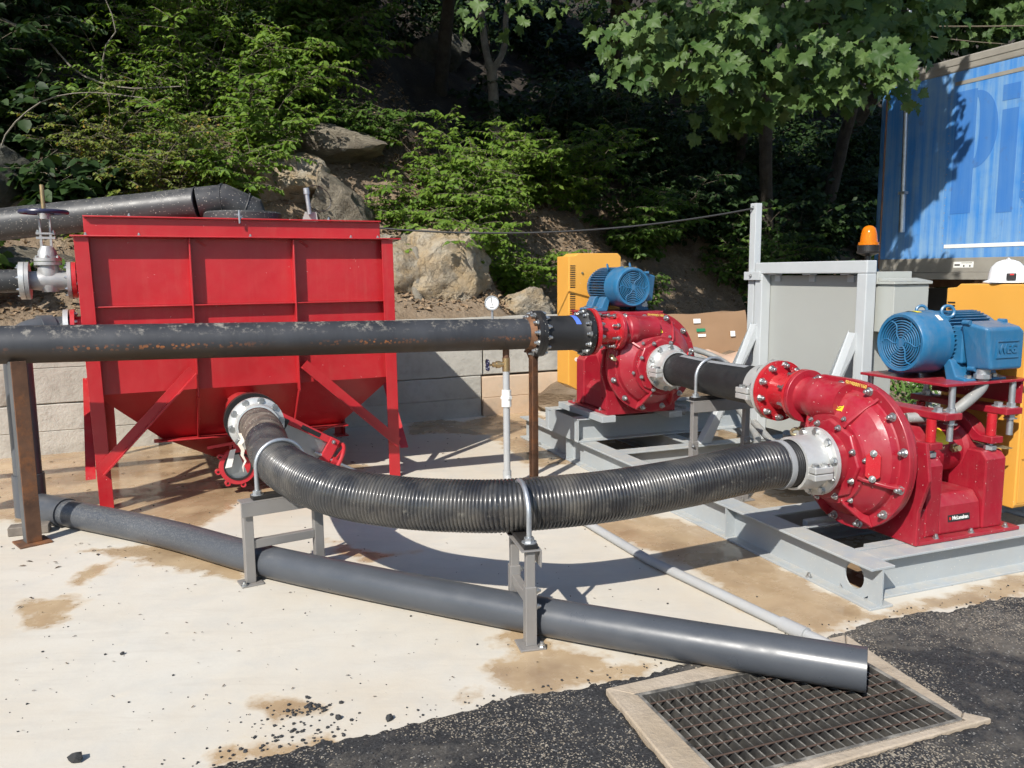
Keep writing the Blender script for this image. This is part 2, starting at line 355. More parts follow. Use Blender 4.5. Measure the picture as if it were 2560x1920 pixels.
def leaf_mat(name, c0, c1, trans=.38, rough=.55, dead=None):
    s = NT(name); at = s.n('ShaderNodeAttribute'); at.attribute_name = 'rnd'
    c = s.mix(at.outputs['Fac'], c0, c1)
    if dead: c = s.mix(s.math('GREATER_THAN', at.outputs['Fac'], dead[0]), c, dead[1])
    s.l(c, s.b.inputs['Base Color']); s.b.inputs['Roughness'].default_value = rough; s.b.inputs['Specular IOR Level'].default_value = .25
    tr = s.n('ShaderNodeBsdfTranslucent'); tc = s.mix(1.0, c, (1.0, 1.05, .45), 'MULTIPLY'); s.l(tc, tr.inputs[0])
    mx = s.n('ShaderNodeMixShader'); mx.inputs[0].default_value = trans; s.l(s.b.outputs[0], mx.inputs[1]); s.l(tr.outputs[0], mx.inputs[2])
    s.l(mx.outputs[0], s.out.inputs[0]); return s.m
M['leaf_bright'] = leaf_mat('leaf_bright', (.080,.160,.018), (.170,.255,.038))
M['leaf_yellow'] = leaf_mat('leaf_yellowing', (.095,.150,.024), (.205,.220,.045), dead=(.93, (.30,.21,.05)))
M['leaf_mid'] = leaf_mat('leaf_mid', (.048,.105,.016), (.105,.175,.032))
M['leaf_dark'] = leaf_mat('leaf_dark', (.014,.034,.009), (.034,.066,.017), .25)  # shaded-leaf green, darkened in the colour for plants under the trees
M['leaf_maple'] = leaf_mat('leaf_maple', (.042,.085,.022), (.105,.165,.050), .3, .5)
M['leaf_litter'] = leaf_mat('leaf_litter', (.16,.105,.06), (.33,.235,.15), .05, .8)
M['grass'] = leaf_mat('weed_green', (.05,.11,.02), (.11,.19,.04), .3, .5)
# ================================================================== frames of the place
SK_O, SK_A = Vector((1.66, 3.555, 0)), R(21)           # steel skid: x to the right along the pad edge, y away
TK_O, TK_A = Vector((-2.704, 5.278, 0)), R(25)         # tank: x along its front, y towards the wall
def fr(o, a): m = Matrix.Rotation(a, 4, 'Z'); m.translation = o; return m
SKM, TKM = fr(SK_O, SK_A), fr(TK_O, TK_A)
def S(x, y, z=0): return SKM @ Vector((x, y, z))
def T(x, y, z=0): return TKM @ Vector((x, y, z))
SKI, TKI = SKM.inverted(), TKM.inverted()
def sstep(a, b, x):
    t = min(1, max(0, (x-a)/(b-a))); return t*t*(3-2*t)
def hill(x, y, rough=True):                            # tank-frame ground height, wall runs at y 2.15..2.75
    yb = 2.5 + .3*max(0, min(x, 9.6)-4.4); d = y - yb
    z0 = .95*(1-sstep(4.1, 5.0, x)) + .02
    if d < 0: return (z0 if y > 2.45 and x < 4.6 else (-.9 if (y < .6 and x < 12) else -.02))
    z = z0 + .60*min(d, 1.3) + .92*max(0, min(d, 13)-1.3) + .3*max(0, d-13)
    if rough:
        a = min(1, d*.7)
        z += a*(.42*noise.fractal(Vector((x*.45, y*.45, 3.1)), .9, 2.1, 4) + .10*noise.fractal(Vector((x*2.3, y*2.3, 9.7)), .8, 2.2, 3))
    return z
def grid_mesh(name, xs, ys, fz, mtx, keep=None):
    V = []; nx, ny = len(xs), len(ys)
    for y in ys:
        for x in xs: V.append(tuple(mtx @ Vector((x, y, fz(x, y)))))
    F = []
    for j in range(ny-1):
        for i in range(nx-1):
            if keep is None or keep((xs[i]+xs[i+1])/2, (ys[j]+ys[j+1])/2): F.append((j*nx+i, j*nx+i+1, (j+1)*nx+i+1, (j+1)*nx+i))
    me = bpy.data.meshes.new(name); me.from_pydata(V, [], F); me.shade_smooth(); return me
L = np.linspace
# ---------------------------------------------------------------- terrain with the wooded bank
xs = list(np.concatenate([L(-70,-9,14), L(-8.6,14,170), L(15,75,14)])); ys = list(np.concatenate([L(-70,.4,12), L(.7,2.4,5), L(2.44,14,95), L(14.6,60,20)]))
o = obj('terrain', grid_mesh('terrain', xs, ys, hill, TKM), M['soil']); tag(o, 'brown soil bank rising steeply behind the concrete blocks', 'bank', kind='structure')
# ---------------------------------------------------------------- concrete pad with mud and water stains
STAINS = dict(
a=[(-2.34,3.63),(-2.34,3.74),(-2.23,3.82),(-2.13,3.79),(-2.09,3.73),(-2.05,3.57),(-2.06,3.44),(-2.15,3.43),(-2.23,3.5),(-2.23,3.59)],
b=[(-2.28,4.0),(-2.3,4.2),(-2.22,4.29),(-2.17,4.22),(-2.18,4.07),(-2.19,3.96)],
c=[(-.12,3.05),(-.01,3.13),(-.05,3.27),(-.1,3.3),(-.07,3.43),(.02,3.48),(.05,3.63),(.19,3.48),(.14,3.27),(.25,3.2),(.41,3.1),(.57,3.04),(.38,2.91),(.22,2.86),(.12,2.81),(-.02,2.85),(-.06,2.94)],
d=[(-.2,2.82),(-.14,2.85),(-.08,2.83),(-.1,2.78),(-.18,2.77)],
e=[(-5.6,6.71),(-4.45,5.31),(-3.08,5.0),(-2.9,5.14),(-2.6,5.04),(-2.33,5.1),(-1.98,4.88),(-1.9,5.07),(-1.89,5.5),(-1.67,5.61),(-1.6,5.86),(-1.43,5.99),(-1.15,6.42),(-1.52,6.76),(-1.99,7.34),(-2.54,8.03),(-3.47,7.41),(-4.48,6.97)],
f=[(-2.45,4.47),(-2.1,4.58),(-1.82,4.53),(-1.46,4.18),(-1.36,3.95),(-1.29,3.94),(-1.5,4.02),(-1.96,4.24),(-2.28,4.38)],
g=[(.36,4.9),(.87,5.08),(1.24,4.79),(1.31,4.53),(1.5,3.89),(1.65,3.52),(2.67,4.02),(5,5.2),(5,4.9),(2.43,3.70),(1.87,3.52),(1.52,3.43),(1.33,3.31),(1.21,3.43),(1.04,3.56),(1.04,3.81),(.94,4.06),(.75,4.38),(.53,4.72)],
g2=[(1.6,3.7),(5,5.2),(4.5,8),(1.6,9),(.5,8.2),(1.2,5)],
h=[(-1.15,8.76),(-.52,8.45),(.13,9.31),(.37,8.68),(.43,7.24),(.54,6.51),(.16,6.37),(-.25,7.7),(-.67,7.83),(-1.02,7.73)],
i=[(-1.13,4.67),(-.93,4.5),(-.72,4.38),(-.55,4.42),(-.78,4.24),(-1.01,4.39)],
j=[(-.95,2.85),(-.86,2.80),(-.79,2.81),(-.72,2.78),(-.69,2.73),(-.74,2.68),(-.85,2.66),(-.95,2.74)],
k=[(-.98,2.44),(-.9,2.52),(-.8,2.56),(-.73,2.53),(-.62,2.57),(-.61,2.53),(-.72,2.48),(-.83,2.45),(-.95,2.4)])
def poly_sd(P, poly):
    P = np.asarray(P); A = np.asarray(poly); B = np.roll(A, -1, 0); ins = np.zeros(len(P), bool); dm = np.full(len(P), 1e9)
    for a, b in zip(A, B):
        ab = b-a; t = np.clip(((P-a)@ab)/(ab@ab), 0, 1); dm = np.minimum(dm, np.linalg.norm(P-(a+t[:,None]*ab), axis=1))
        c = ((a[1] > P[:,1]) != (b[1] > P[:,1])) & (P[:,0] < (b[0]-a[0])*(P[:,1]-a[1])/(b[1]-a[1]+1e-12)+a[0]); ins ^= c
    return np.where(ins, dm, -dm)
xs = list(np.concatenate([L(-14,-4.9,10), L(-4.8,2.4,200), L(2.6,7,10)])); ys = list(np.concatenate([L(-.15,3.0,90), L(3.06,6.2,52)]))
me = grid_mesh('concrete_pad', xs, ys, lambda x, y: 0.0, SKM)
P = np.empty(len(me.vertices)*3); me.vertices.foreach_get('co', P); P = P.reshape(-1,3)[:,:2]
wet = np.full(len(P), -9.0)
for k, pl_ in STAINS.items():
    wet = np.maximum(wet, poly_sd(P, pl_))
at = me.attributes.new('wet', 'FLOAT', 'POINT'); at.data.foreach_set('value', wet.astype(np.float32))
def pad_mat():
    s = NT('concrete_pad'); a = s.n('ShaderNodeAttribute'); a.attribute_name = 'wet'
    n0 = s.noise(.8, 6, .6); n1 = s.noise(5, 7, .65); n2 = s.noise(38, 5, .7)
    dry = s.mix(s.ramp(n0, .36, .64), (.515,.455,.365), (.56,.53,.465))
    dry = s.mix(s.math('MULTIPLY', s.ramp(n1, .45, .72), .5), dry, (.45,.435,.395))
    dry = s.mix(s.math('MULTIPLY', s.ramp(s.noise(2.2, 8, .7, dist=1.2), .56, .66), .35), dry, (.60,.54,.435))
    tro = s.ramp(s.noise(1.6, 7, .72, sc=(1,7,1), dist=.8), .52, .62); dry = s.mix(s.math('MULTIPLY', tro, .22), dry, (.44,.40,.34))
    scr = s.ramp(s.noise(3.0, 9, .85, sc=(9,1,1), dist=.4), .645, .67); dry = s.mix(s.math('MULTIPLY', scr, .30), dry, (.40,.37,.32))
    pit = s.ramp(n2, .27, .33, (.55,)*3+(1,), (1,1,1,1)); dry = s.mix(1.0, dry, pit, 'MULTIPLY')
    e = s.math('ADD', a.outputs['Fac'], s.math('MULTIPLY', s.math('SUBTRACT', s.noise(7, 7, .62), .5), .34))
    f = s.ramp(s.math('ADD', s.math('MULTIPLY', e, 2.2), .5), .44, .58)
    core = s.ramp(s.math('ADD', s.math('MULTIPLY', e, 2.2), .5), .50, .95)
    wetc = s.mix(s.ramp(s.noise(3, 6, .65), .35, .68), (.345,.235,.130), (.47,.345,.205))
    wetc = s.mix(s.math('MULTIPLY', s.ramp(s.noise(9, 6, .7, dist=2.0), .55, .68), .6), wetc, (.54,.43,.29))
    wetc = s.mix(s.math('MULTIPLY', core, s.ramp(s.noise(1.3, 4), .45, .6)), wetc, (.225,.14,.07))
    c = s.mix(s.math('MULTIPLY', f, .93), dry, wetc)
    rim = s.math('MULTIPLY', s.ramp(s.math('ADD', s.math('MULTIPLY', e, 2.2), .5), .40, .49), s.math('SUBTRACT', 1, f))
    c = s.mix(s.math('MULTIPLY', rim, .35), c, (.62,.55,.43))
    s.l(c, s.b.inputs['Base Color'])
    rr = s.ramp(s.noise(4, 5, .6), .42, .6, (.07,)*3+(1,), (.42,)*3+(1,))
    s.l(s.mix(f, (.85,)*3, rr), s.b.inputs['Roughness']); s.b.inputs['Specular IOR Level'].default_value = .4
    h = s.math('ADD', s.math('MULTIPLY', n1, .6), s.math('MULTIPLY', n2, .3))
    s.l(s.bump(s.math('MULTIPLY', h, s.math('SUBTRACT', 1.05, s.math('MULTIPLY', f, .6))), .12, .02), s.b.inputs['Normal']); return s.m
tag(obj('concrete_pad', me, pad_mat()), 'pale concrete pad with brown muddy wet stains', 'pavement', kind='structure')
# ---------------------------------------------------------------- asphalt
GU, GW, GO = Vector((math.cos(R(19.8)), math.sin(R(19.8)), 0)), Vector((math.sin(R(19.8)), -math.cos(R(19.8)), 0)), Vector((.453,2.788,0))
def G(x, y, z=0): return GO + GU*x + GW*y + Vector((0,0,z))
GL, GD = .95, .535
KERB = [(.337,2.843),(1.408,3.278),(1.5655,2.657),(1.644,2.616),(.5335,2.186)]
def asph_z(x, y):
    p = S(x, y); q = (p.x, p.y); sd = poly_sd([q], KERB)[0]
    e = -.095 + .055*noise.fractal(Vector((x*2.6, 1.7, 0)), .75, 2.2, 6) - y
    z = .010 + .007*noise.fractal(Vector((x*26, y*26, 0)), .7, 2.2, 3) + .010*noise.fractal(Vector((x*2.1, y*2.1, 5)), 1, 2, 2)
    z -= .022*(1-sstep(-.01, .06, e)); z -= .06*sstep(-.012, .02, sd)
    return z
def in_grate(x, y):
    p = S(x, y) - GO; a, b = p.dot(GU), p.dot(GW); return -.02 < a < GL+.02 and -.02 < b < GD+.02
def asph_mat(name, dusty):
    s = NT(name); v = s.n('ShaderNodeTexVoronoi'); v.inputs['Scale'].default_value = 190; s.l(s.co(), v.inputs['Vector'])
    sx = s.n('ShaderNodeSeparateColor'); s.l(v.outputs['Color'], sx.inputs[0])
    c = s.mix(s.ramp(sx.outputs[0], .2, .9), (.010,.010,.011), (.036,.035,.035))
    fld = s.ramp(s.math('ADD', s.math('MULTIPLY', s.noise(1.3, 6, .62), .8), s.math('MULTIPLY', s.noise(6, 5, .6), .25)), .46, .70)
    d = s.math('LESS_THAN', sx.outputs[1], s.math('MULTIPLY', fld, dusty)); c = s.mix(s.math('MULTIPLY', d, .9), c, s.mix(sx.outputs[2], (.20,.165,.12), (.40,.345,.265)))
    film = s.math('MULTIPLY', s.ramp(s.math('ADD', s.math('MULTIPLY', s.noise(.9, 7, .68, dist=.7), .85), s.math('MULTIPLY', s.noise(14, 5, .7), .15)), .53, .68), .5); c = s.mix(film, c, (.30,.26,.205))
    c = s.mix(s.math('MULTIPLY', s.ramp(s.noise(2.2, 6, .7), .45, .65), .2), c, (.05,.049,.048))
    c = s.mix(s.math('MULTIPLY', s.math('GREATER_THAN', sx.outputs[1], .975), .6), c, (.30,.285,.26))
    s.l(c, s.b.inputs['Base Color']); s.b.inputs['Roughness'].default_value = .8
    s.l(s.bump(s.math('ADD', s.noise(120, 4, .6), sx.outputs[0]), .55, .006), s.b.inputs['Normal']); return s.m
AM = asph_mat('asphalt', .42)
xs = list(L(-4.4,2.8,395)); ys = list(L(-2.0,.03,124))
tag(obj('asphalt_road', grid_mesh('asphalt_road', xs, ys, asph_z, SKM, lambda x, y: not in_grate(x, y)), AM), 'rough black asphalt with pale dust around the grate', 'road', kind='structure')
b = MB()
for (x0,x1,y0,y1) in ((-70,-4.4,-70,-.10),(2.8,70,-70,-.10),(-4.4,2.8,-70,-2.0)):
    h_ = .005
    b.add([S(x0,y0,h_),S(x1,y0,h_),S(x1,y1,h_),S(x0,y1,h_)], [(0,1,2,3)])
tag(b.build('asphalt_yard', AM, smooth=0), 'black asphalt yard around the concrete pad', 'road', kind='structure')
# ---------------------------------------------------------------- trench drain: kerb, pit, grate
root = thing('drain_grate', 'rusty steel bar grate set in a concrete kerb under the grey pipe end', 'grate')
def quadprism(ps, z0, z1): return MB().prism([(x, y, z0) for x, y in ps], (0,0,z1-z0))
gc = [G(0,0),G(GL,0),G(GL,GD),G(0,GD)]; gq = [(p.x,p.y) for p in gc]
for k, ps in enumerate(([KERB[0],KERB[1],gq[1],gq[0]],[KERB[1],KERB[2],gq[2],gq[1]],[KERB[2],KERB[3],KERB[4],gq[3],gq[2]],[KERB[4],KERB[0],gq[0],gq[3]])):
    c = Vector((sum(p[0] for p in ps)/len(ps), sum(p[1] for p in ps)/len(ps)))
    ps = [tuple(Vector(p).lerp(c, .004)) for p in ps]
    quadprism(ps, -.5, .016+.001*k).build('kerb', M['kerb'], root, bevel=.006)
b = MB(); e = .012
for (x0,x1,y0,y1) in ((-e,GL+e,-e,.008),(-e,GL+e,GD-.008,GD+e),(-e,.008,.008,GD-.008),(GL-.008,GL+e,.008,GD-.008)):
    b.add([G(x,y,z) for z in (-.05,.018) for x,y in ((x0,y0),(x1,y0),(x1,y1),(x0,y1))], [(3,2,1,0),(4,5,6,7),(0,1,5,4),(1,2,6,5),(2,3,7,6),(3,0,4,7)])
b.build('frame', M['grate_steel'], root)
nb = 24; bm_ = MB().box(-.0030,.0030,0,GD-.02,-.034,0).mesh('bearing_bar', 0)
for i in range(1, nb):
    m = Matrix(((GU.x,GW.x,0,0),(GU.y,GW.y,0,0),(0,0,1,0),(0,0,0,1))); m.translation = G(GL*i/nb, .01, .012)
    place('bearing_bar', bm_, root, m, M['grate_steel'])
rm = MB().cyl((0,0,0), (GL-.02,0,0), .0030, n=8).mesh('cross_rod')
for i in range(1, 9): place('cross_rod', rm, root, frame(G(.01, GD*i/9, .0115), GU, (-GU.y, GU.x, 0)), M['grate_rust'])
b = MB()
for p, q in ((gc[0],gc[1]),(gc[1],gc[2]),(gc[2],gc[3]),(gc[3],gc[0])): b.add([p-Vector((0,0,.045)),q-Vector((0,0,.045)),q-Vector((0,0,.6)),p-Vector((0,0,.6))], [(0,1,2,3)])
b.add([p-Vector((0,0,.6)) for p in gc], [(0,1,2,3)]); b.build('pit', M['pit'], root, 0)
# ---------------------------------------------------------------- block retaining wall
root = thing('retaining_wall', 'stacked pale concrete block retaining wall behind the red tank', 'wall', TK_O, TK_A)
def block(x0, x1, z0, z1, y0, mat, seed):
    h = z1-z0; zm = z0+h*.52; rnd = random.Random(seed); b = MB(); n = 26; rows = []
    prof = [(.006,z0),(0,z0+.008),(0,zm-.006),(.007,zm-.002),(.007,zm+.002),(0,zm+.006),(0,z1-.008),(.006,z1),(.30,z1+.002),(.6,z1),(.6,z0)]
    V = []
    for i in range(n+1):
        x = x0+(x1-x0)*i/n; ed = .006 if i in (0, n) else 0
        for (dy, z) in prof:
            q = .010*noise.fractal(Vector((x*3, z*3, seed)), .8, 2, 4); ch = max(0, noise.noise(Vector((x*5, z*9, seed*3.3)))-.33)*.07 if dy < .01 and (z-z0 < .03 or z1-z < .03) else 0
            V.append((x, y0+dy+ed+(q+ch if dy < .1 else 0), z+(q*.7 if z > z0+.2 and dy > .005 and z > zm else 0)))
    k = len(prof); F = [(i*k+j, (i+1)*k+j, (i+1)*k+(j+1)%k, i*k+(j+1)%k) for i in range(n) for j in range(k)]
    F += [tuple(range(k)), tuple(range(n*k+k-1, n*k-1, -1))]
    return b.add(V, F).build('block', mat, root, 28)
for i, (x0, x1) in enumerate(((-5.57,-3.74),(-3.73,-1.90),(-1.89,-.06),(-.05,1.78),(1.79,3.615))):
    block(x0, x1, -.05, .441, 2.15, M['block_grey'], i+1); block(x0+.012, x1+.02, .449, 1.05+.006*(i%2), 2.155, M['block_grey'], i+11)
block(3.635, 5.3, -.05, .430, 2.14, M['block_tan'], 31); block(3.655, 5.3, .452, 1.05, 2.15, M['block_grey'], 32)
# ---------------------------------------------------------------- rocks on the bank
def facet_rock(seed, sub=4, planes=22, rough=.12):
    rnd = np.random.default_rng(seed); bm = bmesh.new(); bmesh.ops.create_icosphere(bm, subdivisions=sub, radius=1)
    N = rnd.normal(size=(planes,3)); N /= np.linalg.norm(N, axis=1)[:,None]; D = rnd.uniform(.66, 1.0, planes)
    for v in bm.verts:
        d = np.array(v.co); q = N@d; r = 1.25
        for a, b in zip(q, D):
            if a > .05: r = min(r, b/a)
        p = Vector(d)*r; p += Vector(d)*rough*noise.fractal(p*2.2+Vector((seed*3.1,0,0)), .62, 2.3, 7)
        v.co = p
    me = bpy.data.meshes.new('rock'); bm.to_mesh(me); bm.free(); me.shade_smooth(); me.set_sharp_from_angle(angle=R(38)); return me
def rock(label, x, y, dz, sc, rz, seed, mat, name='boulder', sub=4, grp='limestone outcrops on the bank'):
    me = facet_rock(seed, sub); o = obj(name, me, M[mat]); p = T(x, y, hill(x, y)+dz); o.location = p; o.scale = sc; o.rotation_euler = (0, 0, rz+TK_A)
    return tag(o, label, 'rock', grp)
# ================================================================== shared bolts
BOLT_BIG = bolt_mesh('bolt', .0165, .018, .0105, .018); BOLT_BIG.materials.append(M['zinc'])
BOLT_MID = bolt_mesh('bolt', .0125, .013, .008, .010); BOLT_MID.materials.append(M['zinc'])
BOLT_SM = bolt_mesh('bolt', .010, .010, .006, .008); BOLT_SM.materials.append(M['zinc'])
BOLT_HEX = bolt_mesh('bolt', .017, .014, .008, 0); BOLT_HEX.materials.append(M['zinc'])
NUT_GALV = bolt_mesh('nut', .022, .022, .012, 0, 1.45); NUT_GALV.materials.append(M['galv'])
STUD = MB().cyl((0,0,0),(0,0,.06),.008,n=10).cyl((0,0,.004),(0,0,.02),.016,n=6).mesh('stud'); STUD.materials.append(M['zinc'])
# ================================================================== red sump tank
tank = thing('sump_tank', 'large red steel hopper tank on braced angle legs in front of the block wall', 'tank', TK_O, TK_A)
W_, D_, ZT, ZH = 2.02, 1.80, 1.80, .77
X0 = -.05
red = M['tank_red']
cols = [(X0+.055, .60), (.61, 1.285), (1.295, W_-.055)]; rows = [(ZH, 1.345), (1.355, ZT)]
for a, b_ in cols:                                   # six front sheets between the stiffeners
    for c, d in rows: MB().box(a, b_, .060, .068, c, d).build('panel', red, tank)
MB().box(X0+.02, X0+.028, .08, D_, ZH, ZT).build('side_wall', red, tank); MB().box(W_-.028, W_-.02, .08, D_, ZH, ZT).build('side_wall', red, tank)
MB().box(X0+.02, W_-.02, D_-.01, D_, ZH, ZT).build('rear_wall', red, tank)
for x in (.605, 1.29):                               # vertical stiffener ribs, running on down the hopper slope
    MB().box(x-.005, x+.005, -.012, .062, ZH-.05, ZT-.004).build('stiffener', red, tank, bevel=.002)
    MB().prism([(x-.005,-.008,ZH-.055),(x-.005,.055,ZH-.055),(x-.005,.335,.39),(x-.005,.285,.39)], (.010,0,0)).build('stiffener', red, tank)
MB().box(X0+.05, W_-.05, -.005, .058, 1.346, 1.354).build('stiffener', red, tank, bevel=.002)
MB().box(X0-.05, W_+.045, -.045, D_+.04, ZT, ZT+.010).build('top_flange', red, tank, bevel=.003)
b = MB(); b.box(X0+.03, W_-.09, .035, .045, ZT+.011, ZT+.125); b.box(X0+.03, W_-.09, .0, .044, ZT+.126, ZT+.136); b.build('lid_front', red, tank, bevel=.002)
b = MB(); b.box(X0+.03, X0+.04, .046, D_-.05, ZT+.011, ZT+.125); b.box(W_-.10, W_-.09, .046, D_-.05, ZT+.011, ZT+.125); b.box(X0+.03, W_-.09, D_-.05, D_-.04, ZT+.011, ZT+.125); b.build('lid_side', red, tank)
MB().box(X0+.03, W_-.09, .047, D_-.06, ZT+.10, ZT+.112).build('lid', red, tank)
for x in (.25, .95, 1.55): place('bolt', BOLT_SM, tank, aim((x, .02, ZT+.136), (0,0,1)))
for x in (X0+.04, .3, 1.0, 1.7, 1.9): place('bolt', BOLT_SM, tank, aim((x, -.01, ZT+.010), (0,0,1)))
# hopper: sloping sheets to a lower collar and a cone beneath
def sheet(name, ps): return MB().prism(ps, (Vector(ps[1])-Vector(ps[0])).cross(Vector(ps[2])-Vector(ps[1])).normalized()*.008).build(name, red, tank)
a = [(X0+.02,.06,ZH),(W_-.02,.06,ZH),(W_-.02,D_,ZH),(X0+.02,D_,ZH)]; c = [(.36,.36,.39),(1.66,.36,.39),(1.66,1.44,.39),(.36,1.44,.39)]; e = [(.78,.66,.13),(1.22,.66,.13),(1.22,1.10,.13),(.78,1.10,.13)]
for i in range(4):
    j = (i+1) % 4; sheet('hopper_side', [a[i], a[j], c[j], c[i]]); sheet('cone_side', [c[i], c[j], e[j], e[i]])
b = MB(); b.box(.31, 1.70, .27, .37, .375, .385); b.build('collar', red, tank, bevel=.002)
def angle(p0, p1, w, t, ua, ub, name='leg'):        # steel angle section swept from p0 to p1, flanges along ua and ub
    ua, ub = Vector(ua), Vector(ub); p0 = Vector(p0)
    return MB().prism([p0, p0+ua*w, p0+ua*w+ub*t, p0+ua*t+ub*t, p0+ua*t+ub*w, p0+ub*w], Vector(p1)-p0).build(name, red, tank, 0, bevel=.002)
for (x, ux) in ((X0, 1), (W_+.0, -1)):
    angle((x,-.02,0), (x-(.03 if ux == 1 else .01),-.02,ZT-.003), .085, .009, (ux,0,0), (0,1,0))
    angle((x,D_+.03,0), (x,D_+.03,ZT-.003), .085, .009, (ux,0,0), (0,-1,0))
    MB().box(x-.06+.03*ux, x+.06+.03*ux, D_-.06, D_+.07, 0, .012).build('foot', red, tank)
for (x0, x1) in ((X0+.04, .60), (W_-.04, 1.30)):     # diagonal braces on the front
    b = MB(); d = .09
    p0, p1 = Vector((x0, -.030, .25)), Vector((x1, -.016, .885)); ax = (p1-p0).normalized(); nn = Vector((0,1,0)); q = ax.cross(nn)
    if q.z < 0: q = -q
    b.prism([p0, p0-nn*.009, p0-nn*.009+q*.07-nn*0, p0+q*.07], p1-p0); b.prism([p0+q*.001-nn*.0095, p0-nn*.062, p0-nn*.062+q*.009, p0-nn*.0095+q*.009], p1-p0)
    b.build('brace', red, tank, 0)
for (x, s_) in ((X0-.012, -1), (W_+.012, 1)):        # side braces, seen edge on
    MB().prism([(x, .0, .22), (x+.06*s_, -.01, .22), (x+.06*s_, .55, .80), (x, .56, .80)], (0, .03, .03)).build('brace', red, tank, 0)
for i, (x, s) in enumerate(((.66, 1), (1.35, 1))): MB().prism([(x,.052,ZT-.004),(x+.06,.052,ZT-.05),(x+.045,.056,ZT-.06),(x-.015,.056,ZT-.014)], (0,.006,0)).build('gusset', red, tank, 0)
# outlet pipe and valve on the hopper slope
OUT = Vector((.895, -.63, .612)); outd = Vector((0, -1, 0))
MB().cyl((OUT.x, .30, OUT.z), (OUT.x, -.40, OUT.z), .112, n=40).build('outlet_pipe', red, tank)
MB().ring((OUT.x, -.40, OUT.z), outd, .172, .10, 0, .026, 48).build('outlet_flange', red, tank)
# ---------------------------------------------------------------- knife gate valve at the outlet
kg = thing('knife_gate_valve', 'red knife gate valve with handwheel behind the hose on the tank outlet', 'valve', TK_O, TK_A)
b = MB().ring((OUT.x, -.427, OUT.z), outd, .178, .10, 0, .062, 48); b.build('body', M['black'], kg)
gd = Vector((.86, 0, -.51)).normalized(); gu = Vector((0,1,0)); gs = gd.cross(gu).normalized(); gc0 = Vector((OUT.x, -.458, OUT.z-.02))
def gp(a, s, d=0): return gc0 + gd*a + gs*s + Vector((0,-1,0))*d
MB().prism([gp(.14,-.10,-.003),gp(.50,-.10,-.003),gp(.50,.10,-.003),gp(.14,.10,-.003)], (0,-.006,0)).build('gate_blade', M['stainless'], kg, 0)
b = MB()
for s in (-.115, .115): b.prism([gp(.13,s-.028,.010),gp(.56,s-.022,.010),gp(.56,s+.022,.010),gp(.13,s+.028,.010)], (0,-.022,0))
b.prism([gp(.50,-.14,.012),gp(.57,-.14,.012),gp(.57,.14,.012),gp(.50,.14,.012)], (0,-.03,0)); b.build('yoke', M['valve_red'], kg, 0, bevel=.004)
b = MB(); b.prism([gp(.12,-.12,-.01),gp(.20,-.12,-.01),gp(.20,.12,-.01),gp(.12,.12,-.01)], (0,-.05,0)); b.build('gland', M['black'], kg, 0, bevel=.006)
for a, s in ((.15,-.10),(.15,.10),(.53,-.115),(.53,.115)): place('bolt', BOLT_SM, kg, aim(gp(a, s, .042), (0,-1,0)))
MB().torus(gp(.60,0,.03), gd, .125, .013, 40, 10).build('handwheel', M['valve_red'], kg)
b = MB(); hb = gp(.60,0,.03); 
for k in range(3):
    t = 2*PI*k/3+.5; b.bar(hb, hb+(gs*math.cos(t)+Vector((0,-1,0))*math.sin(t))*.12, .016, .012, gd)
b.cyl(hb-gd*.02, hb+gd*.02, .026, n=16); b.build('spoke', M['valve_red'], kg)
MB().cyl(gp(.45,0,.03), gp(.83,0,.03), .011, n=12).build('stem', M['galv'], kg)
pl0 = None
MB().prism([gp(.29,.10,.033),gp(.43,.10,.033),gp(.43,.13,.033),gp(.29,.13,.033)], (0,-.001,0)).build('name_plate', M['black'], kg, 0)
# ---------------------------------------------------------------- lower drain valve with an open mouth
bv = thing('butterfly_valve', 'red lugged butterfly valve with an open mouth hanging under the hopper', 'valve', TK_O, TK_A)
BC = Vector((.84, .04, .20)); bd = Vector((.0, -1, .12)).normalized()
MB().cyl(BC - bd*.0 + Vector((0,.02,0)), (.98,.80,.16), .10, n=32).build('drain_pipe', red, bv)
MB().ring(BC, bd, .128, .098, -.05, .02, 40).build('body', M['valve_red'], bv); MB().ring(BC, bd, .099, .086, -.045, .026, 40).build('seat', M['black'], bv)
MB().cyl(BC-bd*.02, BC-bd*.012, .088, n=40).build('disc', M['stainless'], bv)
a_, u_, v_ = basis(bd)
for k in range(8):
    t = 2*PI*k/8+.2; c = BC+(u_*math.cos(t)+v_*math.sin(t))*.138
    MB().ring(c, bd, .020, .009, -.045, .015, 14).build('lug', M['valve_red'], bv)
MB().bar(BC+Vector((0,0,.10)), BC+Vector((0,.03,.24)), .05, .05, (0,1,0)).build('neck', M['valve_red'], bv, bevel=.005)
MB().prism([BC+Vector(q) for q in ((-.09,-.03,.0),(-.045,-.03,.005),(-.01,-.02,.13),(-.05,-.02,.125))], (0,-.002,0)).build('tag_strip', M['label_white'], bv, 0)
MB().bar(BC+Vector((-.20,-.02,.155)), BC+Vector((.02,-.01,.175)), .006, .02).build('lever', M['valve_red'], bv)
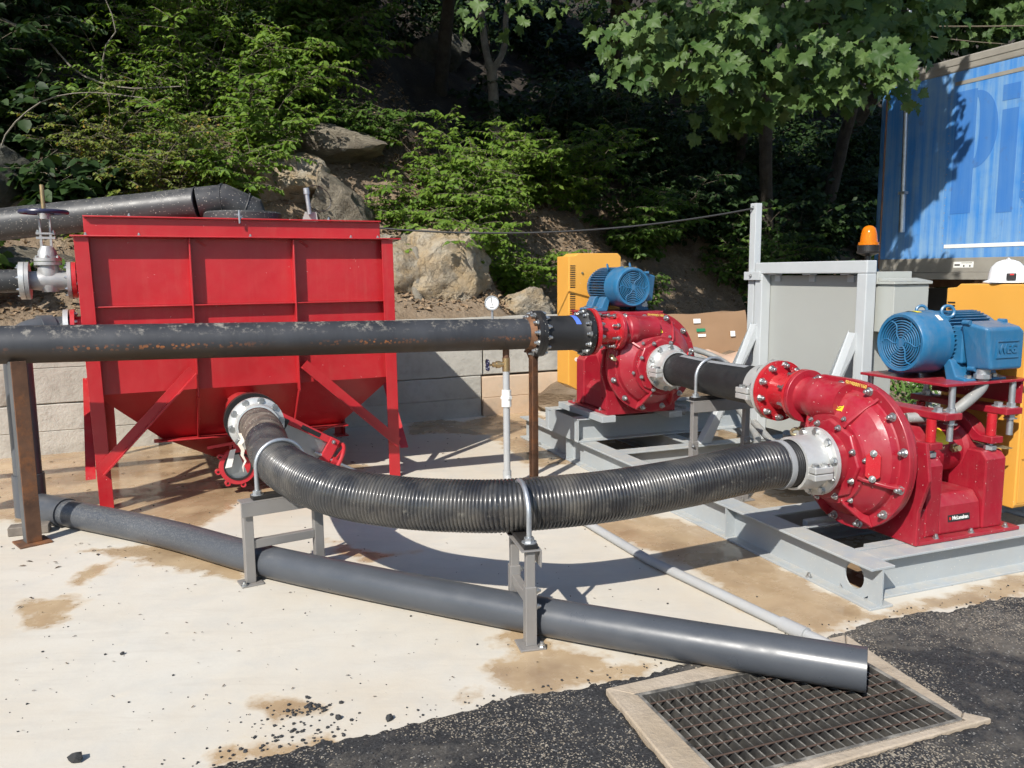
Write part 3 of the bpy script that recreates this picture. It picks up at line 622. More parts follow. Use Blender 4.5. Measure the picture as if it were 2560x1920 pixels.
# ---------------------------------------------------------------- level sensor bracket on the lid
ls = thing('level_sensor', 'grey level sensor on a folded metal bracket on top of the red tank', 'sensor', T(1.50,.45,ZT+.112), TK_A)
MB().prism([(-.07,0,0),(.07,0,0),(.055,0,.11),(-.03,0,.11)], (0,.006,0)).build('bracket', M['box_grey'], ls, 0)
MB().prism([(-.07,.008,0),(.24,.008,0),(.24,.10,0),(-.07,.10,0)], (0,0,.005)).build('bracket', M['box_grey'], ls, 0)
MB().cyl((.0,-.02,.09), (-.015,-.02,.24), .017, n=16).cyl((-.015,-.02,.24),(-.019,-.02,.285),.024,n=16).build('sensor', M['galv'], ls)
MB().tube([Vector((.075+.10*math.cos(t)-.02*math.sin(t), .03, .215+.095*math.sin(t))) for t in L(-2.6,3.3,40)], .0035, 6).build('cable_loop', M['black'], ls)
# ---------------------------------------------------------------- black inlet pipe over the tank
ip = thing('inlet_pipe', 'thick black plastic pipe elbowing down into the tank lid', 'pipe')
P0, P1, P2, P3, P4 = [T(*q) for q in ((-2.6,2.35,1.74),(.74,.85,2.095),(.93,.82,2.125),(1.12,.82,2.045),(1.15,.82,1.93))]
def pipe_seg(name, a, b, r, mat, par, n=36): return MB().cyl(a, b, r, n=n).build(name, mat, par)
RP = .122
pipe_seg('pipe', P0, P1, RP, M['hdpe'], ip); MB().tube([P1, P1.lerp(P2,.999), P3, P4], RP, 36).build('elbow', M['hdpe'], ip)
for q, d in ((P1, P1-P0), (P2, P3-P0), (P2.lerp(P3,.75), P3-P2)): MB().torus(q, d, RP+.001, .006, 40, 8).build('weld_bead', M['hdpe'], ip)
b = MB().lathe([(0,.30),(.105,.30),(.118,.285),(.120,.13)], T(1.06,.82,ZT+.113), (0,0,1), 48); b.build('flange', M['hdpe'], ip)
cl_ = MB().bar(T(.93,.02,ZT+.16), T(.93,.16,ZT+.17), .02, .012).cyl(T(.935,.0,ZT+.10), T(.935,.0,ZT+.19), .007, n=8); cl_.build('hold_down_clamp', M['galv'], ip)
# ---------------------------------------------------------------- gate valve left of the tank
gv = thing('gate_valve', 'silver gate valve with dark blue handwheel bolted to the tank side', 'valve', T(-.255,.30,1.525), TK_A)
vg = M['valve_grey']; ex = (1,0,0)
MB().lathe([(-.12,.058),(-.05,.066),(0,.072),(.05,.066),(.12,.058)], (0,0,0), ex, 32).build('body', vg, gv)
b = MB().lathe([(-.075,.05),(-.03,.066),(.06,.066),(.10,.062)], (0,0,0), (0,0,1), 32); b.build('body_neck', vg, gv)
for x0, m_ in ((-.135,'valve_grey'),(.108,'valve_grey')): MB().ring((x0,0,0), ex, .122, .05, 0, .024, 40).build('flange', M[m_], gv)
MB().ring((-.168,0,0), ex, .122, .05, 0, .030, 40).build('pipe_flange', M['cast_alu'], gv)
b = MB().cyl((0,0,.10),(0,0,.122),.082,n=32).cyl((0,0,.126),(0,0,.148),.082,n=32); b.build('bonnet_flange', vg, gv)
MB().lathe([(.148,.062),(.19,.055),(.225,.034)], (0,0,0), (0,0,1), 24).build('bonnet', vg, gv)
b = MB().prism([(-.036,-.02,.20),(-.020,-.02,.20),(-.026,-.02,.42),(-.034,-.02,.42)], (0,.04,0)).prism([(.036,-.02,.20),(.020,-.02,.20),(.026,-.02,.42),(.034,-.02,.42)], (0,.04,0)).cyl((0,0,.40),(0,0,.435),.036,n=20); b.build('yoke', vg, gv)
b = MB().box(-.055,.055,-.022,.022,.27,.285).box(-.055,.055,-.022,.022,.30,.312); b.build('gland', vg, gv)
for sx in (-.045,.045): place('bolt', BOLT_SM, gv, aim((sx,0,.312), (0,0,1)))
MB().torus((0,0,.445), (0,0,1), .135, .014, 40, 10).build('handwheel', M['blue_dark'], gv)
b = MB()
for k in range(5): t = 2*PI*k/5; b.bar((0,0,.445), (.13*math.cos(t),.13*math.sin(t),.445), .018, .014)
b.cyl((0,0,.425),(0,0,.465),.028,n=16); b.build('spoke', M['blue_dark'], gv)
MB().cyl((0,0,.40),(0,0,.62),.013,n=12).build('stem', M['brass'], gv)
bolt_ring(gv, BOLT_SM, (-.168,0,0), (-1,0,0), .10, 8, .2); bolt_ring(gv, BOLT_SM, (.108,0,0), (-1,0,0), .10, 8, .2); bolt_ring(gv, BOLT_SM, (0,0,.148), (0,0,1), .07, 6)
nz = thing('tank_nozzle', 'red flanged nozzle joining the silver gate valve to the tank', 'nozzle', T(-.255,.30,1.525), TK_A)
MB().ring((.135,0,0), ex, .122, .04, 0, .026, 40).build('flange', M['tank_red'], nz); MB().cyl((.16,0,0),(.26,0,0),.06,n=28).build('neck', M['tank_red'], nz); bolt_ring(nz, BOLT_SM, (.161,0,0), (1,0,0), .10, 8, .2)
lp = thing('supply_pipe', 'black pipe running into the silver gate valve from the left', 'pipe', T(-.255,.30,1.525), TK_A)
MB().cyl((-.168,0,0),(-2.6,.0,-.02),.068,n=32).build('pipe', M['hdpe'], lp); MB().cyl((-.172,0,0),(-.30,0,-.002),.074,n=32).build('stub', M['hdpe'], lp)
# ---------------------------------------------------------------- grey overflow line: nozzle, elbow, riser, tee, drain pipe to the grate
ov = thing('drain_line', 'grey plastic drain line from the tank elbow down and across the pad to the grate', 'pipe')
RZ = 1.215; r8 = .081
A1 = T(-.445, .0, 0); turn = [T(-.14,.12,RZ), T(-.20,.10,RZ), T(-.30,.05,RZ), T(-.38,.02,RZ-.02), T(-.43,.005,RZ-.07), T(-.445,0,RZ-.16)]
MB().tube(spline(turn, 6), r8-.002, 28).build('elbow', M['pvc_grey'], ov)
MB().ring(T(-.30,.05,RZ), T(-.20,.10,RZ)-T(-.30,.05,RZ), r8+.010, r8-.01, -.02, .06, 32).build('coupling', M['pvc_grey'], ov)
MB().cyl(T(-.445,0,RZ-.14), T(-.445,0,.22), r8, n=36).build('riser', M['pvc_grey'], ov)
MB().cyl(T(-.445,0,.30), T(-.445,0,.03), r8+.012, n=36).build('tee', M['pvc_grey'], ov)
PIPE = [T(-.445,0,.088), Vector((-2.036,4.53,.086)), Vector((-1.183,3.985,.086)), Vector((.108,3.340,.084)), Vector((1.287,2.798,.102))]
MB().cyl(PIPE[0].lerp(PIPE[1],.08), PIPE[0].lerp(PIPE[1],.30), r8+.010, n=36).build('coupling', M['pvc_grey'], ov)
def hollow(pts, ro, ri, n=40):
    b = MB(); pts = [Vector(p) for p in pts]; b.tube(pts, ro, n, False); k = len(b.v); m = len(pts); b.tube(pts, ri, n, False)
    for i in range(n): b.f.append(((m-1)*n+i, (m-1)*n+(i+1)%n, k+(m-1)*n+(i+1)%n, k+(m-1)*n+i))
    return b
pp, _ = resample(spline(PIPE, 14), .12)
def drain_mat():
    s = NT('drain_pipe_grey'); sx = s.n('ShaderNodeSeparateXYZ'); s.l(s.co(), sx.inputs[0])
    c = s.mix(s.ramp(s.noise(2.5, 5), .35, .7), (.052,.058,.068), (.070,.076,.086))
    near = s.ramp(s.math('MULTIPLY', s.math('ADD', sx.outputs[0], 3.0), .4), .35, .75, (1,1,1,1), (0,0,0,1)); top = s.ramp(sx.outputs[2], .06, .16)
    sp_ = s.math('MULTIPLY', s.math('MULTIPLY', s.ramp(s.noise(120, 5, .75), .48, .66), s.math('ADD', s.math('MULTIPLY', near, .42), .03)), s.math('ADD', s.math('MULTIPLY', top, .8), .2)); c = s.mix(sp_, c, (.36,.34,.30))
    scr = s.math('MULTIPLY', s.ramp(s.noise(4, 8, .8, sc=(1.2,3,26)), .66, .70), .35); c = s.mix(scr, c, (.22,.22,.22))
    low = s.math('MULTIPLY', s.ramp(sx.outputs[2], .0, .05, (1,1,1,1), (0,0,0,1)), s.ramp(s.noise(6, 5), .4, .65)); c = s.mix(s.math('MULTIPLY', low, .7), c, (.22,.16,.10))
    s.l(c, s.b.inputs['Base Color']); s.l(s.ramp(s.noise(8, 4), .3, .7, (.26,)*3+(1,), (.48,)*3+(1,)), s.b.inputs['Roughness']); s.l(s.bump(s.noise(30, 3), .03, .004), s.b.inputs['Normal']); return s.m
hollow(pp, r8, r8-.007).build('drain_pipe', drain_mat(), ov)
fo = thing('overflow_flange', 'grey and red flanged joint on the tank side above the steel pipe', 'flange', T(-.14,.12,RZ), TK_A)
MB().ring((-.01,.0,0), ex, .122, .05, -.03, .0, 40).build('flange', M['cast_alu'], fo); MB().ring((.0,0,0), ex, .122, .05, .001, .026, 40).build('tank_flange', M['tank_red'], fo); MB().cyl((.02,0,0),(.17,0,0),.075,n=28).build('nozzle', M['tank_red'], fo); bolt_ring(fo, BOLT_SM, (.026,0,0), ex, .10, 8, .3)
wb = MB().box(-.11,.11,-.045,.045,0,.055).build('wood_offcut', M['wood'], bevel=.006); wb.location = Vector((-2.95,4.80,0)); wb.rotation_euler = (0,0,R(20)); tag(wb, 'short grey offcut of timber beside the rusty post foot', 'timber')
# ---------------------------------------------------------------- long steel discharge pipe
DA = S(-.600, 2.662, 1.115); DB = S(-5.2, 2.662, 1.185)
sp = thing('discharge_pipe', 'long dark mill steel pipe with rusty weld band crossing in front of the tank', 'pipe')
def along(name, me_b, mat, par, o, d): 
    x = Vector(d).normalized(); m = frame(o, x, Vector((0,0,1)).cross(x)); return place(name, me_b, par, m, mat)
ln = (DA-DB).length
along('pipe', MB().cyl((0,0,0),(ln,0,0),.1095,n=64).mesh('pipe'), M['mill_steel'], sp, DB, DA-DB)
along('joint_ring', MB().ring((0,0,0),(1,0,0),.1115,.10,0,.004,64).mesh('joint_ring'), M['mill_steel'], sp, DA-(DA-DB).normalized()*.245, DA-DB)
along('rusty_collar', MB().lathe([(0,.1096),(.03,.118),(.045,.126),(.05,.11)],(0,0,0),(1,0,0),64).mesh('rusty_collar'), M['rust_light'], sp, DA-(DA-DB).normalized()*.05, DA-DB)
dd = (DA-DB).normalized()
along('flange', MB().ring((0,0,0),(1,0,0),.165,.10,0,.028,56).mesh('flange'), M['black'], sp, DA, dd)
bolt_ring(sp, BOLT_BIG, DA, -dd, .142, 12, .13)
# expansion joint
ej = thing('expansion_joint', 'black rubber spool between the steel pipe and the rear pump discharge', 'spool', DA+dd*.030)
LJ = .408
MB().ring((0,0,0), dd, .165, .10, 0, .034, 56).build('flange', M['rubber'], ej); MB().ring(dd*(LJ-.036), dd, .172, .10, 0, .036, 56).build('flange', M['rubber'], ej)
MB().lathe([(.03,.150),(.045,.132),(.07,.126),(LJ-.09,.126),(LJ-.06,.132),(LJ-.035,.150)], (0,0,0), dd, 56).build('body', M['sleeve'], ej)
bolt_ring(ej, BOLT_BIG, dd*.034, dd, .146, 12, .13); bolt_ring(ej, BOLT_BIG, dd*(LJ-.036), -dd, .150, 12, .0)
a_, u_, v_ = basis(dd); b = MB(); n = 10; V = []
for i in range(n+1):
    t = PI*.42 + (i/n)*1.25
    for q in (LJ-.155+.02*(i/n), LJ-.115+.02*(i/n)): V.append(dd*q+(u_*math.cos(t)+v_*math.sin(t))*.1275)
b.add(V, [(2*i,2*i+1,2*i+3,2*i+2) for i in range(n)]); b.build('tape_strip', M['blue_tape'], ej)
# supports and tap line of the pipe
def post(label, base, top, w, t, name, rz):
    o = thing(name, label, 'post', base, rz); h = top
    MB().prism([(-w/2,-w/2,0),(w/2,-w/2,0),(w/2,-w/2+t,0),(-w/2+t,-w/2+t,0),(-w/2+t,w/2,0),(-w/2,w/2,0)], (0,0,h)).build('angle_iron', M['rust'], o, 0, bevel=.002)
    return o
o = thing('pipe_post', 'rusty angle iron post holding the steel pipe at the left edge', 'post', S(-3.81,2.600), R(45))
MB().box(-.036,.044,-.036,-.025,.0105,1.075).build('rusty_flange', M['rust'], o, 0, bevel=.002); MB().box(-.037,-.026,-.024,.044,.0105,1.073).build('grey_flange', M['mill_dull'], o, 0, bevel=.002)
MB().box(-.085,.085,-.085,.085,0,.010).build('base_plate', M['rust'], o, bevel=.002)
o = post('slim rusty square post under the steel pipe flange', S(-.59,2.662), 1.0, .050, .006, 'pipe_post', R(30)); MB().box(-.025,.025,-.025,.025,0,.975).build('tube', M['rust'], o, 0, bevel=.003); MB().box(-.06,.06,-.06,.06,0,.008).build('base_plate', M['rust'], o)
MB().prism([(-.025,-.02,.93),(.025,-.02,.93),(.06,-.02,1.01),(-.06,-.02,1.01)], (0,.04,0)).build('saddle', M['rust'], o, 0)
dp = thing('tap_line', 'light grey plastic drop pipe with brass tap hanging below the steel pipe', 'pipe', S(-.80,2.662), SK_A)
MB().cyl((0,0,.06),(0,0,.86),.0245,n=24).build('pipe', M['pvc_light'], dp); MB().cyl((0,0,.60),(0,0,.655),.036,n=24).cyl((0,0,.655),(0,0,.675),.043,n=8).cyl((0,0,.675),(0,0,.72),.034,n=24).build('union', M['pvc_white'], dp)
MB().cyl((0,0,.055),(0,0,.13),.031,n=24).build('coupling', M['pvc_light'], dp)
MB().cyl((0,0,.855),(0,0,.95),.027,n=16).cyl((-.10,0,.905),(0,0,.905),.019,n=16).cyl((-.075,0,.905),(-.045,0,.905),.026,n=8).build('tap_body', M['brass'], dp); MB().cyl((0,0,.94),(0,0,1.02),.024,n=16).build('nipple', M['rust'], dp)
MB().cyl((-.10,0,.905),(-.135,0,.905),.008,n=10).build('stem', M['brass'], dp)
b = MB()
for k in range(4): b.torus((-.14, .022*math.cos(k*PI/2+.78), .905+.028*math.sin(k*PI/2+.78)), ex, .017, .0055, 14, 6)
b.build('tap_handle', M['blue_dark'], dp)
ga = thing('pressure_gauge', 'round white dial gauge standing on top of the steel pipe', 'gauge', S(-.90,2.662,1.225), R(-4))
MB().cyl((0,0,-.01),(0,0,.075),.009,n=12).build('stem', M['galv'], ga); MB().lathe([(-.02,.046),(.012,.051),(.024,.051),(.024,.043),(.012,.042)],(0,0,.116),(0,-1,0),40).build('case', M['galv'], ga)
MB().cyl((0,-.0182,.116),(0,-.0190,.116),.0425,n=40).build('dial', M['gauge_face'], ga)
gm_ = MB()
for k in range(11):
    t = R(-45+27*k); gm_.bar((.029*math.cos(t),-.0197,.116+.029*math.sin(t)), (.037*math.cos(t),-.0197,.116+.037*math.sin(t)), .0035, .0012)
gm_.bar((.004,-.0200,.098),(-.006,-.0200,.152),.005,.001,(0,1,0)); gm_.box(-.014,.014,-.0202,-.0196,.083,.088); gm_.build('dial_mark', M['ink'], ga)
cd = thing('small_pipe', 'thin light grey plastic pipe lying across the pad to the grate', 'pipe')
CP = [S(-.80,2.662,.10), S(-.80,2.662,.04)+Vector((.02,-.05,0)), Vector((.12,5.48,.028)), Vector((.456,4.808,.027)), Vector((.726,4.155,.027)), Vector((1.195,3.31,.027))]
MB().tube(CP, .0245, 20).build('pipe', M['pvc_light'], cd); MB().cyl(Vector((1.165,3.364,.028)), Vector((1.23,3.247,.028)), .031, n=20).build('coupling', M['pvc_light'], cd)
MB().tube(spline([Vector((1.22,3.265,.028)),Vector((1.27,3.18,.028)),Vector((1.31,3.12,.018)),Vector((1.34,3.07,-.01))],6), .0235, 20).build('elbow', M['pvc_light'], cd)
# ---------------------------------------------------------------- hoses
def clamp_flange(name, par, c, axis, r=.171, barrel=.135, lugs=True):     # axis points away from the flange face, along the hose
    a = Vector(axis).normalized(); sd = Vector((0,0,1)).cross(a).normalized()
    o = MB().lathe([(0,.112),(0,r),(.022,r),(.026,.145),(.034,.136),(.034+barrel,.132),(.036+barrel,.120),(.030,.118)], c, a, 56, True).build(name, M['cast_alu'], par)
    if lugs:
        for s in (-1, 1):
            q = Vector(c)+a*(.034+barrel*.55)+sd*(.150*s)-Vector((0,0,.02)); up_ = Vector((0,0,1))
            bb = MB(); 
            for dz in (-.017,.017): bb.bar(q-a*.055+up_*dz, q+a*.055+up_*dz, .055, .030)
            l = bb.build('clamp_lug', M['cast_alu'], par, 0, bevel=.004)
            for e in (-.03,.03): place('bolt', BOLT_HEX, par, aim(q+a*e+up_*.032, (0,0,1), e*9))
    return o
def ribbed(pts, r, amp, pitch, n=52, per=5):
    P, ln = resample(pts, pitch/per); rs = [r + amp*(abs(math.sin(PI*i/per))**.7) - amp*.5 for i in range(len(P))]
    return MB().tube(P, rs, n)
sh = thing('suction_hose', 'fat black ribbed suction hose curving from the tank outlet to the near pump', 'hose')
F0 = T(*OUT); FD = -(T(0,1,0)-T(0,0,0)); PBF = S(.384-.353, .457, .602); bx = (S(1,0,0)-S(0,0,0))
HP = [F0+FD*.10, F0+FD*.30, Vector((-1.205,4.08,.595)), Vector((-.865,3.70,.556)), Vector((-.52,3.545,.535)), Vector((-.19,3.46,.538)), Vector((.035,3.44,.548)), Vector((.41,3.56,.547)), Vector((.81,3.745,.558)), PBF-bx*.36, PBF-bx*.22]
hp = spline(HP, 16); hpr, hl = resample(hp, .01)
hose_body = ribbed(hp[:], .1145, .0048, .0168).build('hose', None, sh, 60)
MB().tube([PBF-bx*.25, PBF-bx*.10], .1125, 48).build('sleeve', M['sleeve'], sh)
ex2 = ribbed([PBF-bx*.255, PBF-bx*.16], .1140, .0025, .012, 48).build('sleeve', M['sleeve'], sh)
MB().lathe([(0,.121),(.012,.123),(.03,.1215),(.036,.114)], PBF-bx*.245, bx, 48).build('cuff', M['stripe'], sh)
def hose_mat():
    s = NT('ribbed_hose'); c = s.mix(s.ramp(s.noise(6, 5), .35, .7), (.019,.019,.021), (.038,.039,.040))
    g = s.n('ShaderNodeNewGeometry'); pt = s.ramp(g.outputs['Pointiness'], .50, .56)
    d = s.math('MULTIPLY', s.ramp(s.noise(3, 7, .7, dist=.6), .46, .66), .55)
    c = s.mix(s.math('MULTIPLY', d, .7), c, (.18,.16,.13))
    w = s.math('MULTIPLY', s.ramp(s.noise(22, 6, .75), .60, .68), .7); c = s.mix(s.math('MULTIPLY', w, .45), c, (.30,.28,.24))
    s.l(c, s.b.inputs['Base Color']); s.l(s.ramp(s.noise(9, 5), .3, .7, (.20,)*3+(1,), (.46,)*3+(1,)), s.b.inputs['Roughness'])
    s.b.inputs['Coat Weight'].default_value = .25; s.b.inputs['Coat Roughness'].default_value = .12
    s.l(s.bump(s.noise(60, 4), .08, .004), s.b.inputs['Normal']); return s.m
hose_body.data.materials.append(hose_mat())
wrap = MB(); wp, _ = resample([q for q in [F0+FD*.11, F0+FD*.2, F0+FD*.30]] + spline([F0+FD*.30, HP[2]], 4)[1:3], .02)
wr = paint('muddy_wrap', (.085,.062,.048), .75, var=.35, vs_=12, bump=.5, bs=35, dust=.5, dcol=(.36,.30,.24), speck=.3)
i1 = int(len(hpr)*.135); wpts, _ = resample(hpr[1:i1], .006)
MB().tube(wpts, [.1165+.0016*math.sin(i*2.1)+.0012*noise.noise(Vector((i*.31,0,0))) for i in range(len(wpts))], 44).build('wrap', wr, sh)
rag = MB(); 
rp = F0+FD*.22+Vector((-.11,0,-.02)); rg = [(rp+Vector((.03*noise.noise(Vector((k*.7,0,0)))-.01,-.0+.01*k/8,-.035*k)), .045*(1-k/9)) for k in range(8)]
V = []
for q, w in rg: V += [q+Vector((-w*.5,0,0)), q+Vector((w*.5,-.02,.004))]
rag.add(V, [(2*i,2*i+1,2*i+3,2*i+2) for i in range(len(rg)-1)]).build('torn_wrap', paint('torn_cloth', (.52,.47,.40), .9, var=.2, bump=.3, bs=30), sh)
clamp_flange('tank_flange', sh, F0+Vector((0,0,0)), FD, .172, .06, False)
bolt_ring(sh, BOLT_HEX, F0+FD*.024, FD, .152, 10, .1); bolt_ring(sh, BOLT_HEX, PBF-bx*.024, -bx, .152, 10, .2)
clamp_flange('pump_flange', sh, PBF, -bx, .171, .13)
ih = thing('interstage_hose', 'short black rubber hose joining the two pumps', 'hose')
ay = (S(0,1,0)-S(0,0,0)); AF = S(.40, 2.82-.353, .843); BF = S(.384-.158, .457+.552, .874)
ic = [BF+ay*.08, BF+ay*.25, S(.30,1.75,.855), AF-ay*.25, AF-ay*.08]; icp = spline(ic, 14)
ribbed(icp, .1135, .0016, .011, 48, 4).build('hose', M['sleeve'], ih, 60)
q_, _ = resample(icp, .02); b = MB(); V = []
for i, q in enumerate(q_[8:-8]):
    for k in (-1,0,1): t = PI/2+.16*k+.25; V.append(q+Vector((math.cos(t)*bx.x*.1155, math.cos(t)*bx.y*.1155, math.sin(t)*.1158)))
nq = len(V)//3; b.add(V, [(3*i+k,3*i+k+1,3*i+3+k+1,3*i+3+k) for i in range(nq-1) for k in (0,1)]); b.build('printed_stripe', M['stripe'], ih)
clamp_flange('flange', ih, AF, -ay, .171, .11); clamp_flange('flange', ih, BF, ay, .171, .11)
bolt_ring(ih, BOLT_HEX, AF-ay*.024, -ay, .152, 10, .2); bolt_ring(ih, BOLT_HEX, BF+ay*.024, ay, .152, 10, .2)
# ---------------------------------------------------------------- hose stands with U bolts
def stand(label, mid, rz, w, h, hose_c, bolts=True, base=True, hx=.0, hose_r=.124):
    o = thing('hose_stand', label, 'stand', (mid[0], mid[1], 0), rz, 'stands under the hoses'); g_ = M['stand_grey']
    for s in (-1, 1):
        MB().box(s*w/2-.024, s*w/2+.024, -.024, .024, .008, h*.62 if bolts else h-.003).build('leg', g_, o, 0, bevel=.003)
        if bolts: MB().box(s*w/2-.019, s*w/2+.019, -.019, .019, h*.5, h-.006).build('inner_leg', g_, o, 0, bevel=.003)
        if base:
            MB().box(s*w/2-.055, s*w/2+.055, -.055, .055, 0, .009).build('base_plate', g_, o, 0, bevel=.002)
            place('bolt', BOLT_MID, o, aim((s*w/2-.04,-.04,.009),(0,0,1)))
        if bolts:
            for zz in (.42,.58): place('bolt', BOLT_SM, o, aim((s*w/2-.02,-.024,h*zz),(0,-1,0)))
    MB().box(-w/2+.024, w/2-.024, -.017, .017, h*.42, h*.42+.045).build('cross_bar', g_, o, 0, bevel=.003)
    MB().box(-w/2-.035, w/2+.035, -.043, .043, h-.006, h).box(-w/2-.035, w/2+.035, -.043, -.036, h-.075, h-.006).build('top_channel', g_, o, 0, bevel=.002)
    c = hose_c; r = hose_r; u = [Vector((hx-r,0,h+.02)), Vector((hx-r,0,c))] + [Vector((hx+r*math.cos(t),0,c+r*math.sin(t))) for t in L(PI,0,24)][1:-1] + [Vector((hx+r,0,c)), Vector((hx+r,0,h+.02))]
    MB().tube(u, .0115, 12).build('u_bolt', M['galv'], o); MB().box(hx-r-.03, hx+r+.03, -.03, .03, h+.001, h+.022).build('rubber_pad', M['black'], o, 0, bevel=.003)
    for s in (-1,1): place('nut', NUT_GALV, o, aim((hx+s*r,0,h+.022),(0,0,1)))
    return o
s1 = Vector((-1.335,3.953)); s1b = Vector((-1.029,4.144)); m1 = (s1+s1b)/2
stand('grey steel hose stand near the tank straddling the drain pipe', m1, math.atan2(.191,.306), .36, .432, .595, False)
stand('grey steel hose stand carrying the middle of the ribbed hose', (.035,3.357), math.atan2(.252,-.063), .262, .424, .548, True)
m3 = S(.375,1.75); stand('grey steel hose stand between the pumps under the short hose', m3, SK_A, .41, .712, .858, True, hx=-.07, hose_r=.127)
# ================================================================== slurry pumps
HC = .40; ZC = .018; YD = -.158; ZD = .672
PR = M['pump_red']
def rim_outline(Rr, n=72):
    P = []
    for i in range(n):
        t = 2*PI*i/n; r = Rr; c, s = math.cos(t), math.sin(t)
        if PI/2 <= t <= R(131): r = max(Rr, min(Rr/max(s,1e-6), (Rr*.66)/max(-c,1e-6)))
        P.append((r*c, r*s))
    return P
def make_pump(label):
    t = thing('slurry_pump', label, 'pump', group='red slurry pumps on the skid')
    # casing, lofted around the shaft axis; local y runs away from the suction side
    b = MB(); n = 96; prof = [(-.140,.330),(-.150,.318),(-.182,.308),(-.204,.286),(-.246,.228),(-.256,.212),(-.262,.19)]
    V = []
    for y, r in prof:
        for i in range(n):
            q = 2*PI*i/n; sw = 1+.02*math.cos(q-.6); V.append((r*sw*math.cos(q), y, ZC*(y > -.24)+HC+r*sw*math.sin(q)))
    F = [(j*n+i, j*n+(i+1)%n, (j+1)*n+(i+1)%n, (j+1)*n+i) for j in range(len(prof)-1) for i in range(n)] + [tuple(range((len(prof)-1)*n, len(prof)*n)), tuple(range(n-1,-1,-1))]
    b.add(V, F).build('casing', PR, t, 13)
    o1 = rim_outline(.382); MB().prism([(x,-.145,HC+ZC+z) for x, z in o1], (0,.027,0)).build('casing_rim', PR, t, 24, bevel=.004)
    o2 = rim_outline(.374); MB().prism([(x,-.117,HC+ZC+z) for x, z in o2], (0,.027,0)).build('rear_rim', PR, t, 24, bevel=.003)
    MB().lathe([(-.092,.335),(-.06,.330),(-.02,.315),(.005,.285)], (0,0,HC+ZC), (0,1,0), 72).build('rear_casing', PR, t, 24)
    for a in (62, 12, -14, -62, -112, 140):       # cast ribs across the cover
        d = Vector((math.cos(R(a)),0,math.sin(R(a)))); s = Vector((0,1,0)).cross(d)*.008; c = Vector((0,0,HC))
        if a == 12: continue
        pr = [(.205,-.250),(.205,-.281),(.235,-.272),(.292,-.226),(.325,-.198),(.345,-.170),(.370,-.1455),(.30,-.1455),(.285,-.18),(.25,-.215)]
        MB().prism([c+d*r+Vector((0,y,0))-s for r, y in pr], s*2).build('rib', PR, t, 20, bevel=.003)
    for a, r in ((124,.430),(102,.354),(71,.354),(41,.354),(12,.354),(-18,.354),(-46,.354),(-75,.354),(-103,.354),(-132,.354),(-160,.354)):
        place('bolt', BOLT_BIG, t, aim((r*math.cos(R(a)),-.145,HC+ZC+r*math.sin(R(a))), (0,-1,0), a))
    b = MB().lathe([(.255,.212),(.285,.208),(.290,.16)], (0,0,HC), (0,-1,0), 8); b.build('suction_cover', PR, t, 25, bevel=.008)
    b = MB().lathe([(.250,.225),(.266,.222),(.268,.18)], (0,0,HC), (0,-1,0), 64).build('cover_ring', PR, t, 25)
    MB().lathe([(.28,.150),(.33,.148),(.353,.168)], (0,0,HC), (0,-1,0), 56).build('suction_neck', PR, t)
    for k in range(8):
        q = R(22.5+45*k); place('bolt', BOLT_MID, t, aim((.188*math.cos(q),-.288,HC+.188*math.sin(q)), (0,-1,0), k))
    for k in range(6):
        q = R(10+60*k); place('bolt', BOLT_SM, t, aim((.232*math.cos(q),-.262,HC+.232*math.sin(q)), (0,-1,0), k))
    hx = MB(); d = Vector((math.cos(R(4)),0,math.sin(R(4)))); c = Vector((0,0,HC))+d*.258+Vector((0,-.240,0)); nn = (d*.62+Vector((0,-.85,0))).normalized(); e1 = nn.cross(Vector((0,0,1))).normalized(); e2 = e1.cross(nn)
    hx.prism([c+(e1*x+e2*z) for x, z in ((-.034,-.05),(0,-.078),(.034,-.05),(.034,.05),(0,.078),(-.034,.05))], nn*.012).build('access_plate', M['spool_red'], t, 0, bevel=.002)
    for s in (-1,1): place('bolt', BOLT_MID, t, aim(c+e2*(.062*s)+nn*.012, nn))
    tl = R(166); eb = Vector((.365*math.cos(tl), -.146, HC+.365*math.sin(tl))); MB().torus(eb+Vector((0,-.035,-.02)), (.35,-.4,.85), .026, .009, 24, 8).cyl(eb, eb+Vector((0,-.02,-.005)), .012, n=10).build('lifting_eye', M['chain_zinc'], t)
    # discharge
    zt = ZD
    MB().lathe([(.0,.104),(.16,.104),(.172,.112),(.20,.113),(.235,.110),(.245,.101),(.285,.101)], (0,YD,zt), (-1,0,0), 48).build('discharge_nozzle', PR, t)
    MB().lathe([(.30,.09),(.30,.143),(.326,.143),(.326,.09)], (0,YD,zt), (-1,0,0), 48, True).build('discharge_flange', PR, t, bevel=.003)
    MB().lathe([(.285,.101),(.30,.104)], (0,YD,zt), (-1,0,0), 48).build('nozzle_collar', PR, t)
    MB().lathe([(.328,.085),(.328,.143),(.346,.143),(.350,.098),(.36,.094),(.510,.106),(.518,.171),(.546,.171),(.546,.085)], (0,YD,zt), (-1,0,0), 56, True).build('discharge_reducer', M['spool_red'], t)
    for k in range(8):
        q = R(22.5+45*k); place('stud', STUD, t, aim((-.348, YD+.122*math.cos(q), zt+.122*math.sin(q)), (-1,0,0)))
    bolt_ring(t, BOLT_BIG, (-.518,YD,zt), (1,0,0), .147, 10, .2)
    # cast number, maker's cast line and yellow label
    nm = text_mesh('0911000810S', .026, .002, .0004); nm.materials.append(M['cast_yellow'])
    a = R(86); place('cast_number', nm, t, frame((.361*math.cos(a),-.1455,HC+ZC+.361*math.sin(a)), (-math.sin(a),0,math.cos(a)), (-math.cos(a),0,-math.sin(a))))
